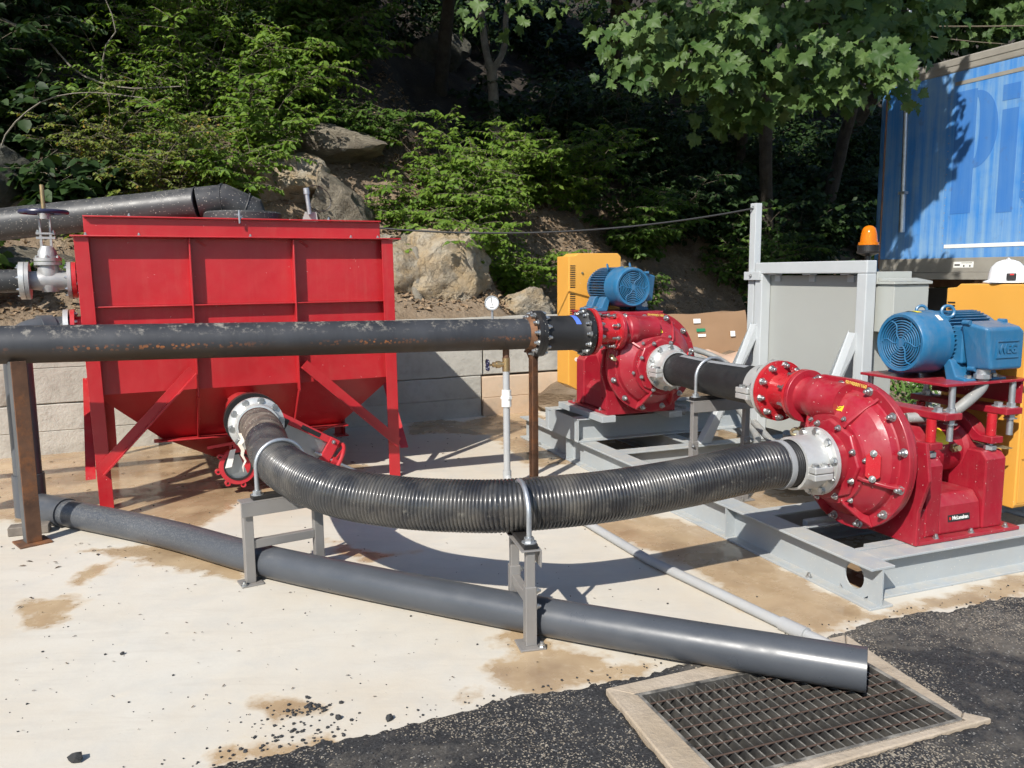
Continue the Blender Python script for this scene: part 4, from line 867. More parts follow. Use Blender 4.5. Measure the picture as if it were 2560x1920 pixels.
    d = Vector((math.cos(R(93)),0,math.sin(R(93)))); nn = (d*.66+Vector((0,-.75,0))).normalized(); e1 = Vector((1,0,0)); e1 = (e1-nn*e1.dot(nn)).normalized(); e2 = nn.cross(e1)
    lb = Vector((0,0,HC))+d*.259+Vector((0,-.2215,0))+nn*.005
    place('warning_label', MB().box(-.046,.046,-.020,.020,-.012,.0035).mesh('warning_label',0), t, frame(lb, e1, e2), M['label_yellow'])
    wl = MB()
    for k in range(3): wl.box(-.038,.038,-.012+.0090*k,-.0080+.0090*k,.0036,.0042)
    place('label_print', wl.mesh('label_print',0), t, frame(lb, e1, e2), M['ink'])
    # bearing frame
    fp = [(-.306,0),(.306,0),(.306,.17),(.36,HC-.06),(.33,HC+.12),(-.33,HC+.12),(-.36,HC-.06),(-.306,.17)]
    MB().prism([(x,.006,z) for x, z in fp], (0,.022,0)).build('front_plate', PR, t, 0, bevel=.004)
    MB().box(-.306,.306,.030,.72,0,.018).build('base_plate', PR, t, 0, bevel=.003)
    def ped(y0, y1):
        b = MB(); b.prism([(-.265,y0,.019),(.265,y0,.019),(.265,y0,HC-.02),(.232,y0,HC+.02),(.15,y0,HC+.02),(.118,y0,HC-.06),(.06,y0,HC-.115),(-.06,y0,HC-.115),(-.118,y0,HC-.06),(-.15,y0,HC+.02),(-.232,y0,HC+.02),(-.265,y0,HC-.02)], (0,y1-y0,0))
        return b.build('pedestal', PR, t, 0, bevel=.008)
    ped(.105,.205); ped(.50,.64)
    b = MB().prism([(-.262,.206,.019),(.262,.206,.019),(.245,.206,.16),(.205,.206,.215),(-.205,.206,.215),(-.245,.206,.16)], (0,.293,0)); b.build('frame_hump', PR, t, 0, bevel=.012)
    for s in (-1,1):
        MB().prism([(s*.262,.03,.019),(s*.262,.104,.019),(s*.262,.104,.17),(s*.262,.03,.17)], (-.02*s,0,0)).build('frame_web', PR, t, 0)
    MB().lathe([(.03,.05),(.03,.165),(.05,.165),(.055,.118),(.09,.118),(.10,.15),(.20,.15),(.215,.128),(.50,.128),(.515,.15),(.63,.15),(.65,.10),(.75,.045)], (0,0,HC), (0,1,0), 48).build('bearing_housing', PR, t)
    MB().ring((0,.035,HC), (0,1,0), .185, .170, 0, .065, 40).build('shaft_guard', M['yellow'], t)
    for y in (.155, .57):                              # bearing caps and jacking posts under the motor plate
        b = MB()
        outer = [(.262,HC+.060),(.262,HC+.095),(.19,HC+.095)] + [(.195*math.cos(q), HC+.195*math.sin(q)) for q in L(R(38),R(142),20)] + [(-.19,HC+.095),(-.262,HC+.095),(-.262,HC+.060)]
        inner = [(-.15,HC+.060)] + [(.152*math.cos(q), HC+.152*math.sin(q)) for q in L(R(152),R(28),20)] + [(.15,HC+.060)]
        b.prism([(x,y-.04,z) for x, z in outer+inner], (0,.08,0)); b.build('bearing_cap', PR, t, 30, bevel=.003)
        for s in (-1,1):
            MB().cyl((s*.222,y,HC+.021),(s*.222,y,HC+.058),.014,n=12).cyl((s*.222,y,HC+.022),(s*.222,y,HC+.046),.030,n=6).build('nut', M['galv'], t)
            MB().cyl((s*.222,y,HC+.096),(s*.222,y,.610),.024,n=20).build('jack_post', M['spool_red'], t)
    for y in (.215, .63):
        MB().box(-.30,.30,y-.06,y+.055,.611,.645).build('cross_bar', PR, t, 0, bevel=.004)
        for s in (-1,1):
            place('nut', NUT_GALV, t, aim((s*.222,y-.02,.645),(0,0,1))); MB().cyl((s*.262,y+.02,.500),(s*.262,y+.02,.775),.0155,n=14).build('threaded_rod', M['galv'], t)
            for zz in (.645,.585): place('nut', NUT_GALV, t, aim((s*.262,y+.02,zz),(0,0,1)))
    MB().box(-.275,.285,.17,.735,.776,.790).build('motor_plate', PR, t, 0, bevel=.003)
    MB().box(-.27,.27,.70,.715,.66,.775).build('plate_skirt', PR, t, 0)
    MB().cyl((.10,.42,HC+.02),(.17,.42,HC+.03),.016,n=8).cyl((.13,.42,HC+.02),(.15,.42,HC+.03),.024,n=6).build('grease_fitting', M['chain_zinc'], t)
    MB().prism([(.10,.52,HC+.06),(.24,.60,HC+.03),(.28,.62,HC+.03),(.28,.66,HC+.03),(.22,.64,HC+.03),(.09,.56,HC+.06)], (0,0,.004)).build('bracket', M['chain_zinc'], t, 0)
    V = []; nn_ = 8
    for i in range(nn_+1):
        q = R(20+45*i/nn_)
        for y in (.30,.40): V.append((.1295*math.cos(q), y, HC+.1295*math.sin(q)))
    MB().add(V, [(2*i,2*i+1,2*i+3,2*i+2) for i in range(nn_)]).build('warning_label', M['label_yellow'], t)
    # maker's sticker on the frame hump
    st = frame((.2545,.345,.095), (0,1,0), (-.12,0,1))
    place('maker_label', MB().box(-.074,.074,-.017,.017,-.004,.001).mesh('maker_label',0), t, st, M['ink'])
    tm = text_mesh('McLanahan', .0265, .0004, .0006, .92); tm.materials.append(M['label_white']); place('maker_name', tm, t, st @ Matrix.Translation((.008,0,.0018)))
    place('maker_mark', MB().box(-.067,-.056,-.007,.007,.0012,.0022).mesh('maker_mark',0), t, st, M['red_dot'])
    for (x, y) in ((.285,.16),(.285,.40),(.285,.64),(-.285,.16),(-.285,.64)): place('bolt', BOLT_MID, t, aim((x,y,.018),(0,0,1)))
    return t
pumpA = make_pump('rear red slurry pump raised on the skid, discharging into the steel pipe')
nest(pumpA, cast_number='casing_rim', rib='casing', access_plate='casing', stud='discharge_flange', maker_name='maker_label', maker_mark='maker_label', label_print='warning_label')
pumpA.location = S(.40, 2.82, .443); pumpA.rotation_euler = (0,0,SK_A)
pumpB = copy_tree(pumpA); pumpB.location = S(.384, .457, .202); pumpB.rotation_euler = (0,0,SK_A-PI/2)
pumpB['label'] = 'near red slurry pump low on the skid, fed by the fat ribbed hose'
# ================================================================== motors
def make_motor(label):
    t = thing('electric_motor', label, 'motor', group='blue electric motors on the pumps'); B = M['blue']; Z = .985; AX = (0,1,0)
    MB().lathe([(.152,.132),(.150,.146),(.158,.153),(.20,.158),(.30,.163),(.345,.164),(.350,.158),(.350,.120),(.24,.12),(.24,.131),(.172,.131)], (0,0,Z), AX, 64, True).build('fan_cowl', B, t)
    MB().cyl((0,.19,Z),(0,.20,Z),.131,n=40).build('fan_shroud', M['dark_void'], t)  # dark disc stands in for the shade inside the cowl
    for k in range(8): MB().torus((0,.163,Z), AX, .032+.0135*k, .0040, 48, 6).build('grille_ring', B, t)
    MB().cyl((0,.158,Z),(0,.168,Z),.024,n=24).build('grille_hub', B, t)
    for k in range(6):
        a = 2*PI*k/6; P = [Vector((r*math.cos(a+.16*math.sin(r*52)), .161, Z+r*math.sin(a+.16*math.sin(r*52)))) for r in L(.02,.134,14)]
        MB().tube(P, .0038, 6).build('grille_spoke', B, t)
    MB().lathe([(.33,.128),(.66,.128),(.665,.142),(.70,.140),(.72,.10),(.725,.06)], (0,0,Z), AX, 56).build('frame', B, t)
    fm = MB().box(-.0022,.0022,.352,.655,.124,.158).mesh('cooling_fin',0); 
    for k in range(44):
        a = 2*PI*k/44
        place('cooling_fin', fm, t, Matrix.Translation((0,0,Z)) @ Matrix.Rotation(a, 4, 'Y'), B)
    MB().cyl((0,.72,Z),(0,.83,Z),.024,n=20).build('shaft', M['galv'], t)
    for s in (-1,1):
        for y in (.39,.57):
            b = MB().prism([(s*.135,y-.055,.7905),(s*.245,y-.055,.7905),(s*.245,y-.055,.812),(s*.19,y-.055,.822),(s*.155,y-.055,.90),(s*.10,y-.055,.92)], (0,.11,0)); b.build('foot', B, t, 0, bevel=.006)
            place('bolt', BOLT_HEX, t, aim((s*.215,y,.814),(0,0,1)))
    # terminal box on the +x side
    MB().prism([(.12,.37,.885),(.12,.60,.885),(.12,.60,1.075),(.12,.37,1.075)], (.07,0,0)).build('box_base', B, t, 0, bevel=.008)
    V0 = [(.195,.395,.858),(.195,.630,.858),(.195,.630,1.075),(.195,.600,1.102),(.195,.335,1.102)]
    b = MB(); V1 = [(.328,.405,.862),(.328,.622,.862),(.328,.622,1.050),(.328,.592,1.072),(.328,.365,1.072)]
    b.add(V0+V1, [(4,3,2,1,0),(5,6,7,8,9)]+[(i,(i+1)%5,5+(i+1)%5,5+i) for i in range(5)]); b.build('terminal_box', B, t, 0, bevel=.016, seg=4)
    for (y, z) in ((.400,.862),(.620,.862),(.345,1.095),(.59,1.095)): MB().cyl((.205,y,z),(.245,y,z),.013,n=12).build('box_ear', B, t)
    lm = frame((.3295,.505,.965), (0,1,0), (0,0,1))
    wm = text_mesh('WEG', .060, .0035, .0018, .92); wm.materials.append(B); place('embossed_name', wm, t, lm)
    lb = MB(); lb.box(-.075,.075,.038,.043,-.002,.004).box(-.075,.075,-.043,-.038,-.002,.004).box(-.075,-.070,-.0375,.0375,-.002,.004); place('embossed_line', lb.mesh('embossed_line',0), t, lm, B)
    MB().torus((.09,.37,Z+.158), (.85,-.5,.2), .030, .0085, 28, 8).cyl((.085,.37,Z+.115),(.088,.37,Z+.135),.02,n=10).build('lifting_eye', B, t)
    MB().torus((-.10,.40,Z+.155), (.85,-.5,.2), .026, .008, 28, 8).build('lifting_eye', B, t)
    V = []
    for i in range(9):
        q = R(75+30*i/8)
        for k in (0,1): V.append((.1615*math.cos(q), .215+.035*k, Z+.1615*math.sin(q)))
    MB().add(V, [(2*i,2*i+1,2*i+3,2*i+2) for i in range(8)]).build('yellow_sticker', M['label_yellow'], t)
    MB().cyl((.255,.44,.872),(.255,.44,.835),.034,n=20).cyl((.255,.44,.838),(.255,.44,.815),.040,n=8).build('conduit_fitting', M['galv'], t)
    MB().tube(spline([Vector(q) for q in ((.255,.44,.83),(.255,.44,.77),(.25,.35,.70),(.215,.29,.645),(.16,.22,.62),(.10,.12,.61))], 8), .027, 18).build('conduit', M['conduit'], t)
    MB().box(-.012,.012,-.02,.02,0,.002).build('white_sticker', M['label_white'], t).matrix_local = frame((.10,.30,Z+.129), (0,1,0), (-.78,0,.62))
    return t
motorA = make_motor('rear blue electric motor with fan grille, mounted above the rear pump')
nest(motorA, grille_ring='fan_cowl', grille_hub='fan_cowl', grille_spoke='fan_cowl', fan_shroud='fan_cowl', yellow_sticker='fan_cowl', white_sticker='fan_cowl', cooling_fin='frame', lifting_eye='frame', embossed_name='terminal_box', embossed_line='terminal_box', box_ear='terminal_box', conduit_fitting='conduit')
motorA.location = pumpA.location; motorA.rotation_euler = pumpA.rotation_euler
motorB = copy_tree(motorA); motorB.location = pumpB.location + Vector((0,0,-.012)); motorB.rotation_euler = pumpB.rotation_euler
motorB['label'] = 'near blue electric motor with terminal box facing the photographer'
# ================================================================== belt guards
def make_guard(label):
    t = thing('belt_guard', label, 'belt guard', group='yellow belt guards'); Y = M['yellow']
    def pf(dx): return [(-.275+dx,.14),(-.18,.085),(.215,.08),(.225,.10),(.225,1.235),(.195,1.265),(-.19,1.265),(-.215,1.245),(-.275+dx,1.24)]
    MB().prism([(x,.775,z) for x, z in pf(0)], (0,.24,0)).build('guard_shell', Y, t, 0, bevel=.006)
    MB().box(.2258,.2285,.79,1.0,.11,1.22).build('side_panel', Y, t, 0, bevel=.003)
    for z in (1.10,.78,.40):
        MB().prism([(.229,.80,z-.05),(.229,.835,z-.03),(.229,.835,z+.03),(.229,.80,z+.05)], (.010,0,0)).build('latch_tab', Y, t, 0); MB().cyl((.231,.815,z),(.252,.815,z),.010,n=8).build('latch_screw', M['chain_zinc'], t)
        MB().prism([(.229,.845,z-.075),(.252,.845,z-.075),(.252,.868,z-.045),(.229,.868,z-.035)], (0,0,-.028)).build('hook', Y, t, 0)
    lv = MB().box(-.030,.030,-.002,.0,-.0035,.0035).mesh('louvre',0)
    for c in range(2):
        for k in range(11): place('louvre', lv, t, Matrix.Translation((-.238+.075*0, .7735, 1.16-.018*k-.24*c)) @ Matrix.Scale(.8,4,(1,0,0)), M['dark_void'])
    MB().box(-.105,-.102,.7725,.774,.12,.34).build('slot', M['dark_void'], t, 0)
    MB().cyl((-.20,.776,.36),(-.20,.7725,.36),.018,n=16).build('sticker', M['label_white'], t)
    for (x,z) in ((-.15,1.10),(-.14,.52),(-.17,.30)): MB().cyl((x,.776,z),(x,.764,z),.009,n=8).build('screw', M['chain_zinc'], t)
    return t
guardA = make_guard('yellow sheet metal belt guard standing behind the rear motor'); nest(guardA, louvre='guard_shell', slot='guard_shell', sticker='guard_shell', screw='guard_shell', latch_tab='side_panel', latch_screw='side_panel', hook='side_panel'); guardA.location = pumpA.location; guardA.rotation_euler = pumpA.rotation_euler
guardB = copy_tree(guardA); guardB.location = pumpB.location; guardB.rotation_euler = pumpB.rotation_euler; guardB['label'] = 'yellow sheet metal belt guard beside the near motor under the hard hat'
hh = thing('hard_hat', 'white hard hat with a headlamp resting on the near yellow guard', 'hard hat', pumpB.matrix_basis @ Vector((.0,.89,1.268)), R(-20))
MB().lathe([(.0,.150),(.006,.154),(.012,.150),(.02,.122),(.06,.120),(.10,.105),(.128,.075),(.142,.035),(.145,.004)], (0,0,0), (0,0,1), 48).build('shell', M['white'], hh)
MB().prism([(-.13*math.sin(q)*1.0,-.10-.085*math.cos(q),.006) for q in L(-1.5,1.5,18)], (0,0,.006)).build('brim', M['white'], hh)
MB().tube([Vector((.05*math.cos(q)*0, .115*math.cos(q), .02+.128*math.sin(q))) for q in L(.1,PI-.1,20)], .008, 8).build('ridge', M['white'], hh)
MB().box(-.03,.03,-.150,-.118,.02,.062).build('headlamp', M['black'], hh, 0, bevel=.006); MB().box(-.012,.012,-.152,-.1505,.05,.058).build('headlamp_mark', M['red_dot'], hh, 0)
hh.scale = (.74,.74,.88)
# ================================================================== skid
sk = thing('steel_skid', 'grey painted steel beam skid carrying both pumps', 'skid', SK_O, SK_A); G_ = M['skid_grey']
def beam(p0, p1, **k): return MB().ibeam(p0, p1, **k).build('beam', G_, sk, 0, bevel=.002)
lb = MB(); hole = []                                   # long beam with a lifting hole near each end, web cut round it
def web_with_hole(y0, y1, x, z0, z1, cy, r=.062, n=20, t=.009):
    b = MB(); cz = (z0+z1)/2; P = []
    sq = []
    for i in range(n):
        a = 2*PI*i/n; c, s = math.cos(a), math.sin(a); k = min((.09)/max(abs(c),1e-6), ((z1-z0)/2)/max(abs(s),1e-6)); sq.append((cy+c*k, cz+s*k)); P.append((cy+c*r, cz+s*r))
    for xx in (x-t/2, x+t/2):
        o = len(b.v); b.v += [(xx,y,z) for y, z in P]+[(xx,y,z) for y, z in sq]; b.f += [(o+i,o+(i+1)%n,o+n+(i+1)%n,o+n+i) for i in range(n)]
    b.f += [(i,(i+1)%n,2*n+(i+1)%n,2*n+i) for i in range(n)]
    for (ya, yb) in ((y0,cy-.09),(cy+.09,y1)):
        if yb-ya > .005: b.box(x-t/2,x+t/2,ya,yb,z0,z1)
    return b
XL = .035
b = MB(); b.box(XL-.07,XL+.07,0,4.34,0,.012); b.box(XL-.07,XL+.07,0,4.34,.188,.2); b.build('beam_flange', G_, sk, 0, bevel=.002)
web_with_hole(0.0,2.2,XL,.012,.188,.17).build('beam_web', G_, sk, 0); web_with_hole(2.2,4.34,XL,.012,.188,4.17).build('beam_web', G_, sk, 0)
XR = 2.0
beam((XR,0,0),(XR,4.34,0),w=.14)
for y in (.15, .92, 2.62, 3.95): beam((XL+.071,y,.0),(XR-.071,y,.0),h=.199,w=.13)
beam((.80,2.70,.0),(.80,3.87,.0),h=.196,w=.12)
for yy in (.22,.60,.85): MB().box(XL+.072,.72,yy-.0,yy+.03,.196,.2005).build('deck_strap', G_, sk, 0)
b = MB().box(.20,.74,.25,.29,.150,.1985).box(.20,.74,.69,.73,.150,.1985); b.build('cross_tie', G_, sk, 0)
for y in (3.09, 3.62):                                  # raised sub frame of the rear pump
    beam((-.06,y,.2005),(1.55,y,.2005),h=.19,w=.12)
for x in (.10,.70): MB().box(x-.06,x+.06,2.80,3.62,.3915,.442).build('spacer_block', G_, sk, 0, bevel=.003)
MB().box(-.055,-.047,3.03,3.68,.201,.39).build('end_plate', G_, sk, 0)
for y in (2.2,3.3,1.1): MB().box(XL+.0045,XL+.068,y,y+.008,.013,.187).box(XL-.068,XL-.0045,y,y+.008,.013,.187).build('web_stiffener', G_, sk, 0)
for (x,y) in ((-.018,.42),(-.018,3.9),(-.018,1.8)): place('bolt', BOLT_MID, sk, aim((x,y,.012),(0,0,1)))
# ================================================================== control panel rack
rk = thing('panel_rack', 'light grey square tube frame with a blank grey panel on the skid', 'rack', SK_O, SK_A); RG = M['rack_grey']
ZR = 1.61; xr = 1.34; tb = .085
for y in (1.52, 2.59): MB().box(xr-tb/2,xr+tb/2,y-tb/2,y+tb/2,.2005,ZR-tb-.001).build('post', RG, rk, 0, bevel=.006)
MB().box(xr-tb/2,xr+tb/2,1.52-tb/2,2.59+tb/2,ZR-tb,ZR).build('top_rail', RG, rk, 0, bevel=.006)
MB().box(xr+.046,xr+.052,1.50,2.60,.30,ZR-.10).build('panel', M['panel_grey'], rk, 0)
for y in (1.70,2.08,2.46): MB().box(xr-.02,xr+.044,y-.04,y+.04,ZR-tb-.012,ZR-tb-.002).box(xr+.034,xr+.044,y-.03,y+.03,ZR-tb-.06,ZR-tb-.012).build('clip', RG, rk, 0)
for y in (1.58, 2.63):
    MB().prism([(xr-tb/2-.001,y-.035,1.02),(xr-tb/2-.001,y-.035,1.13),(.90,y-.035,.2010),(.80,y-.035,.2010)], (0,.07,0)).build('brace', RG, rk, 0, bevel=.004)
tp = thing('cable_post', 'tall slim grey post clipped to the panel rack holding the cable', 'post', SK_O, SK_A)
MB().box(xr-.03,xr+.03,2.665,2.735,.2005,2.075).build('tube', RG, tp, 0, bevel=.004); MB().box(xr-.062,xr-.031,2.56,2.75,1.475,1.54).build('clip', RG, tp, 0, bevel=.003); place('bolt', BOLT_SM, tp, aim((xr-.062,2.66,1.508),(-1,0,0))); place('bolt', BOLT_SM, tp, aim((xr-.03,2.70,2.04),(-1,0,0)))
cb = thing('overhead_cable', 'thin black cable strung from the tank lid to the tall post', 'cable')
c0, c1 = T(1.93,.3,1.905), S(xr-.03,2.70,2.035); MB().tube([c0.lerp(c1,k/30)-Vector((0,0,.42*(k/30)*(1-k/30))) for k in range(31)], .007, 8).build('cable', M['rope_grey'], cb)
eb = thing('electrical_box', 'grey electrical enclosure with sloped hood beside the panel rack', 'cabinet', SK_O, SK_A); BG = M['box_grey']
MB().box(1.42,1.72,1.36,1.62,1.135,1.450).build('enclosure', BG, eb, 0, bevel=.004); MB().prism([(1.405,1.345,1.452),(1.735,1.345,1.452),(1.735,1.345,1.470),(1.405,1.345,1.470)], (0,.14,0)).build('hood', BG, eb, 0, bevel=.003)
MB().prism([(1.405,1.345,1.471),(1.405,1.48,1.471),(1.405,1.48,1.492)], (.33,0,0)).build('hood_slope', BG, eb, 0); MB().box(1.40,1.70,1.487,1.63,1.452,1.535).build('rear_box', BG, eb, 0, bevel=.003)
MB().box(1.395,1.70,1.622,1.66,.25,1.45).build('back_panel', M['panel_grey'], eb, 0)
be = thing('warning_beacon', 'amber warning beacon on a black base above the panel rack', 'beacon', S(1.42,1.60,1.535), SK_A)
MB().cyl((0,0,-.02),(0,0,.11),.020,n=14).build('stem', M['black'], be); MB().lathe([(.105,.022),(.115,.05),(.125,.072),(.135,.075),(.138,.066),(.178,.064)],(0,0,0),(0,0,1),40).build('base', M['black'], be)
am = NT('amber_lens'); am.b.inputs['Base Color'].default_value = (.85,.24,.01,1); am.b.inputs['Roughness'].default_value = .15; am.b.inputs['Transmission Weight'].default_value = .45; am.b.inputs['IOR'].default_value = 1.3
am.b.inputs['Subsurface Weight'].default_value = .0
MB().lathe([(.178,.066),(.196,.066),(.198,.056),(.255,.050),(.29,.040),(.305,.022),(.309,.003)],(0,0,0),(0,0,1),40).build('lens', am.m, be)
MB().cyl((0,0,.178),(0,0,.27),.016,n=14).build('bulb', M['label_white'], be)
bm2 = MB().box(-.0018,.0018,.062,.068,.139,.176).mesh('base_fin',0)
for k in range(30): place('base_fin', bm2, be, Matrix.Rotation(2*PI*k/30,4,'Z'), M['black'])
# ================================================================== cable coils, carton, weeds beside the skid
co = thing('conduit_coil', 'coiled grey electrical conduit looped behind the rear pump', 'conduit')
for k, (dx, dz, r) in enumerate(((0,0,.40),(.05,.04,.43),(-.03,.06,.37))):
    MB().tube([S(.98+dx+r*1.25*math.cos(a), 3.15+.35*math.sin(a)+.05*k, .62+dz+r*.85*math.sin(a)*.62) for a in L(-.6,PI+1.2,36)], .026, 12).build('loop', M['conduit'], co)
MB().tube(spline([S(*q) for q in ((1.25,2.9,.55),(1.1,2.3,.30),(.75,1.9,.24),(.70,1.55,.23),(.95,1.25,.26),(1.15,1.0,.5))], 10), .028, 12).build('loop', M['conduit'], co)
MB().tube(spline([S(*q) for q in ((.92,2.1,.45),(.78,1.55,.30),(.62,1.38,.38),(.55,1.30,.55))], 10), .026, 12).build('loop', M['conduit'], co)
cx = thing('cardboard_carton', 'crumpled brown cardboard carton with shipping labels behind the rear pump', 'carton', Vector((2.05,9.0,.60)), R(18))
b = MB(); b.add([(-.62,0,0),(.68,-.05,0),(.62,.02,.50),(-.60,.10,.46),(-.55,.65,0),(.72,.6,0),(.66,.55,.46),(-.52,.6,.42)], [(0,1,2,3),(1,5,6,2),(5,4,7,6),(4,0,3,7),(3,2,6,7),(0,4,5,1)]); cm_ = b.mesh('carton', 0); bmx = bmesh.new(); bmx.from_mesh(cm_); bmesh.ops.subdivide_edges(bmx, edges=bmx.edges, cuts=9, use_grid_fill=True)
for v_ in bmx.verts: v_.co += Vector((.015*noise.noise(v_.co*5), .012*noise.fractal(v_.co*4, .9, 2, 3), .025*noise.noise(v_.co*3.3+Vector((5,0,0)))))
bmx.to_mesh(cm_); bmx.free(); cm_.shade_smooth(); cm_.set_sharp_from_angle(angle=R(28)); obj('carton', cm_, M['card'], cx)
for (x, z, w, h, m_) in ((.02,.40,.09,.05,'label_white'),(.06,.30,.11,.035,'label_green'),(.07,.24,.10,.03,'label_white'),(.45,.25,.06,.06,'label_white'),(-.2,.33,.04,.02,'label_white')):
    place('label', MB().box(-w/2,w/2,-.001,.001,-h/2,h/2).mesh('label',0), cx, Matrix.Translation((x,-.036-.038*x/.65+.17*z,z)) @ Matrix.Rotation(-.17,4,'X'), M[m_])
pk = thing('packing_sheet', 'folded pinkish brown packing paper lying in front of the carton', 'paper', Vector((2.05,8.62,.50)), R(15))
V = []; nx, ny = 14, 8
for j in range(ny):
    for i in range(nx): x = -.55+1.25*i/(nx-1); y = -.3+.7*j/(ny-1); V.append((x+.03*noise.noise(Vector((x*3,y*3,1))), y, .06+.12*(1-abs(y+.0)*1.5)+.10*noise.fractal(Vector((x*2.4,y*2.4,4)),1,2,3)))
pkm = MB().add(V, [(j*nx+i,j*nx+i+1,(j+1)*nx+i+1,(j+1)*nx+i) for j in range(ny-1) for i in range(nx-1)]).build('sheet', M['paper'], pk, 20); pkm.modifiers.new('t','SOLIDIFY').thickness = .008
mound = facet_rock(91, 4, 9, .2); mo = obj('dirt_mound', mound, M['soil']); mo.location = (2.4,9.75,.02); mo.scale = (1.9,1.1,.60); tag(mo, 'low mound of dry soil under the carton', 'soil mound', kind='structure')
# ================================================================== trailer
tr = thing('box_trailer', 'faded blue box trailer with large worn letters parked at the bank', 'trailer', Vector((5.62,12.615,0)), R(-65.1))
def trailer_blue(name, base, fade, amt):
    s = NT(name); n1 = s.noise(1.0, 6, .65, sc=(11,1,.4)); n2 = s.noise(1.4, 5, .6)
    f = s.math('MULTIPLY', s.ramp(s.math('ADD', s.math('MULTIPLY', n1, .65), s.math('MULTIPLY', n2, .45)), .46, .80), amt)
    c = s.mix(f, base, fade); c = s.mix(s.math('MULTIPLY', s.ramp(s.noise(7, 6), .60, .70), .25), c, (.10,.08,.07))
    s.l(c, s.b.inputs['Base Color']); s.b.inputs['Roughness'].default_value = .55; s.l(s.bump(s.noise(3, 3), .06, .02), s.b.inputs['Normal']); return s.m
TB = trailer_blue('trailer_blue', (.040,.205,.56), (.30,.44,.52), .9); TL = trailer_blue('trailer_letter_blue', (.036,.160,.47), (.12,.26,.48), .6)
RL = paint('trailer_rail', (.33,.31,.27), .55, metal=.3, var=.15, vs_=3, bump=.08, rust=.06, rcol=(.12,.07,.04)); OX = paint('trailer_rust', (.20,.11,.07), .8, var=.3, bump=.2, rust=.3)
LEN = 8.0
MB().box(.10,LEN,.0,2.5,1.70,4.205).build('body', TB, tr, 0)
MB().prism([(.098,.001,1.505),(.03,.003,1.505),(-.06,.03,1.505),(-.13,.085,1.505),(-.18,.17,1.505),(-.20,.28,1.505),(-.20,2.4,1.505),(.098,2.5,1.505)], (0,0,2.75)).build('corner_post', TB, tr, 40)
MB().box(.096,LEN,-.012,2.51,4.206,4.40).build('top_rail', RL, tr, 0, bevel=.02); MB().box(.02,LEN,-.02,-.013,4.30,4.33).build('rail_bead', RL, tr, 0)
MB().box(.05,LEN,-.010,2.5,1.50,1.699).build('bottom_rail', RL, tr, 0, bevel=.006); MB().box(.30,LEN,-.016,2.45,1.40,1.499).build('lower_lip', RL, tr, 0, bevel=.006)
MB().cyl((.04,-.004,1.56),(.04,-.004,4.20),.014,n=8).build('corner_trim', OX, tr)
for i in range(8): MB().box(.6+i*.95,.66+i*.95,.1,2.4,1.28,1.398).build('floor_beam', OX, tr, 0)
MB().box(.10,LEN,.25,.33,.9,1.27).build('frame_rail', M['black'], tr, 0); MB().box(.10,LEN,2.1,2.18,.9,1.27).build('frame_rail', M['black'], tr, 0)
for yy in (.25,2.15):
    for xx in (5.6,6.8): MB().cyl((xx,yy-.15,.5),(xx,yy+.15,.5),.48,n=32).build('wheel', M['rubber'], tr)
for xx in (1.6,): MB().box(xx,xx+.12,.2,.32,.02,.9).box(xx,xx+.12,2.1,2.22,.02,.9).build('landing_leg', M['skid_grey'], tr, 0)
MB().box(1.13,LEN,-.006,.0,1.835,1.885).build('reflective_strip', M['label_white'], tr, 0); MB().box(1.15,LEN,-.006,.0,4.025,4.075).build('strip', RL, tr, 0)
MB().box(1.30,1.60,-.0130,-.0105,1.565,1.645).build('decal', M['label_white'], tr, 0)
dcl = MB().box(1.32,1.40,-.0142,-.0135,1.590,1.612).box(1.45,1.47,-.0142,-.0135,1.575,1.6).box(1.54,1.56,-.0142,-.0135,1.575,1.6).box(1.42,1.58,-.0142,-.0135,1.625,1.632); dcl.build('decal_print', M['ink'], tr, 0)
rv = MB().cyl((0,0,0),(0,-.004,0),.007,n=6).mesh('rivet')
for i in range(14):
    for z in (1.66,1.54): place('rivet', rv, tr, Matrix.Translation((.35+i*.16,-.010,z)), RL)
for i in range(22):
    for x in (1.10, 2.20): place('rivet', rv, tr, Matrix.Translation((x,0,1.80+i*.105)), TB)
def letter(ps): return MB().prism([(x,-.003,z) for x, z in ps], (0,.0025,0)).build('letter', TL, tr, 0)
cx_, cz_ = 1.49, 3.38                                # worn letter P with its bowl
letter([(1.185,2.30),(1.49,2.30),(1.49,3.935),(1.185,3.935)])
bo = [(1.492+.30*math.cos(a)*1.05, 3.40+.505*math.sin(a)) for a in L(-PI/2,PI/2,24)]; bi = [(1.492+.055*math.cos(a), 3.42+.40*math.sin(a)) for a in L(PI/2,-PI/2,16)]
letter([(x,z) for x,z in bo]+[(x,z) for x,z in bi])
letter([(1.855,2.275),(2.075,2.275),(2.075,3.59),(1.855,3.59)]); letter([(1.845,3.70),(2.075,3.70),(2.075,3.90),(1.845,3.90)])
letter([(2.16,2.45),(2.30,2.275),(2.75,2.275),(2.75,2.50),(2.42,2.50),(2.42,3.30),(2.70,3.30),(2.70,3.59),(2.42,3.59),(2.42,3.90),(2.18,3.90),(2.16,3.59)])
hp_ = thing('hanging_conduit', 'long thin galvanised pipe hanging in front of the trailer corner', 'conduit', Vector((5.62,12.615,0)), R(-65.1))
MB().cyl((.52,-.22,5.2),(.585,-.22,2.60),.032,n=14).build('pipe', M['galv'], hp_); MB().cyl((.585,-.22,2.66),(.595,-.22,2.08),.042,n=14).build('lower_pipe', M['galv'], hp_); MB().box(.53,.64,-.26,-.18,2.62,2.66).build('pipe_clip', M['galv'], hp_, 0); MB().box(.50,.60,-.26,-.18,3.86,3.89).build('pipe_clip', M['galv'], hp_, 0)
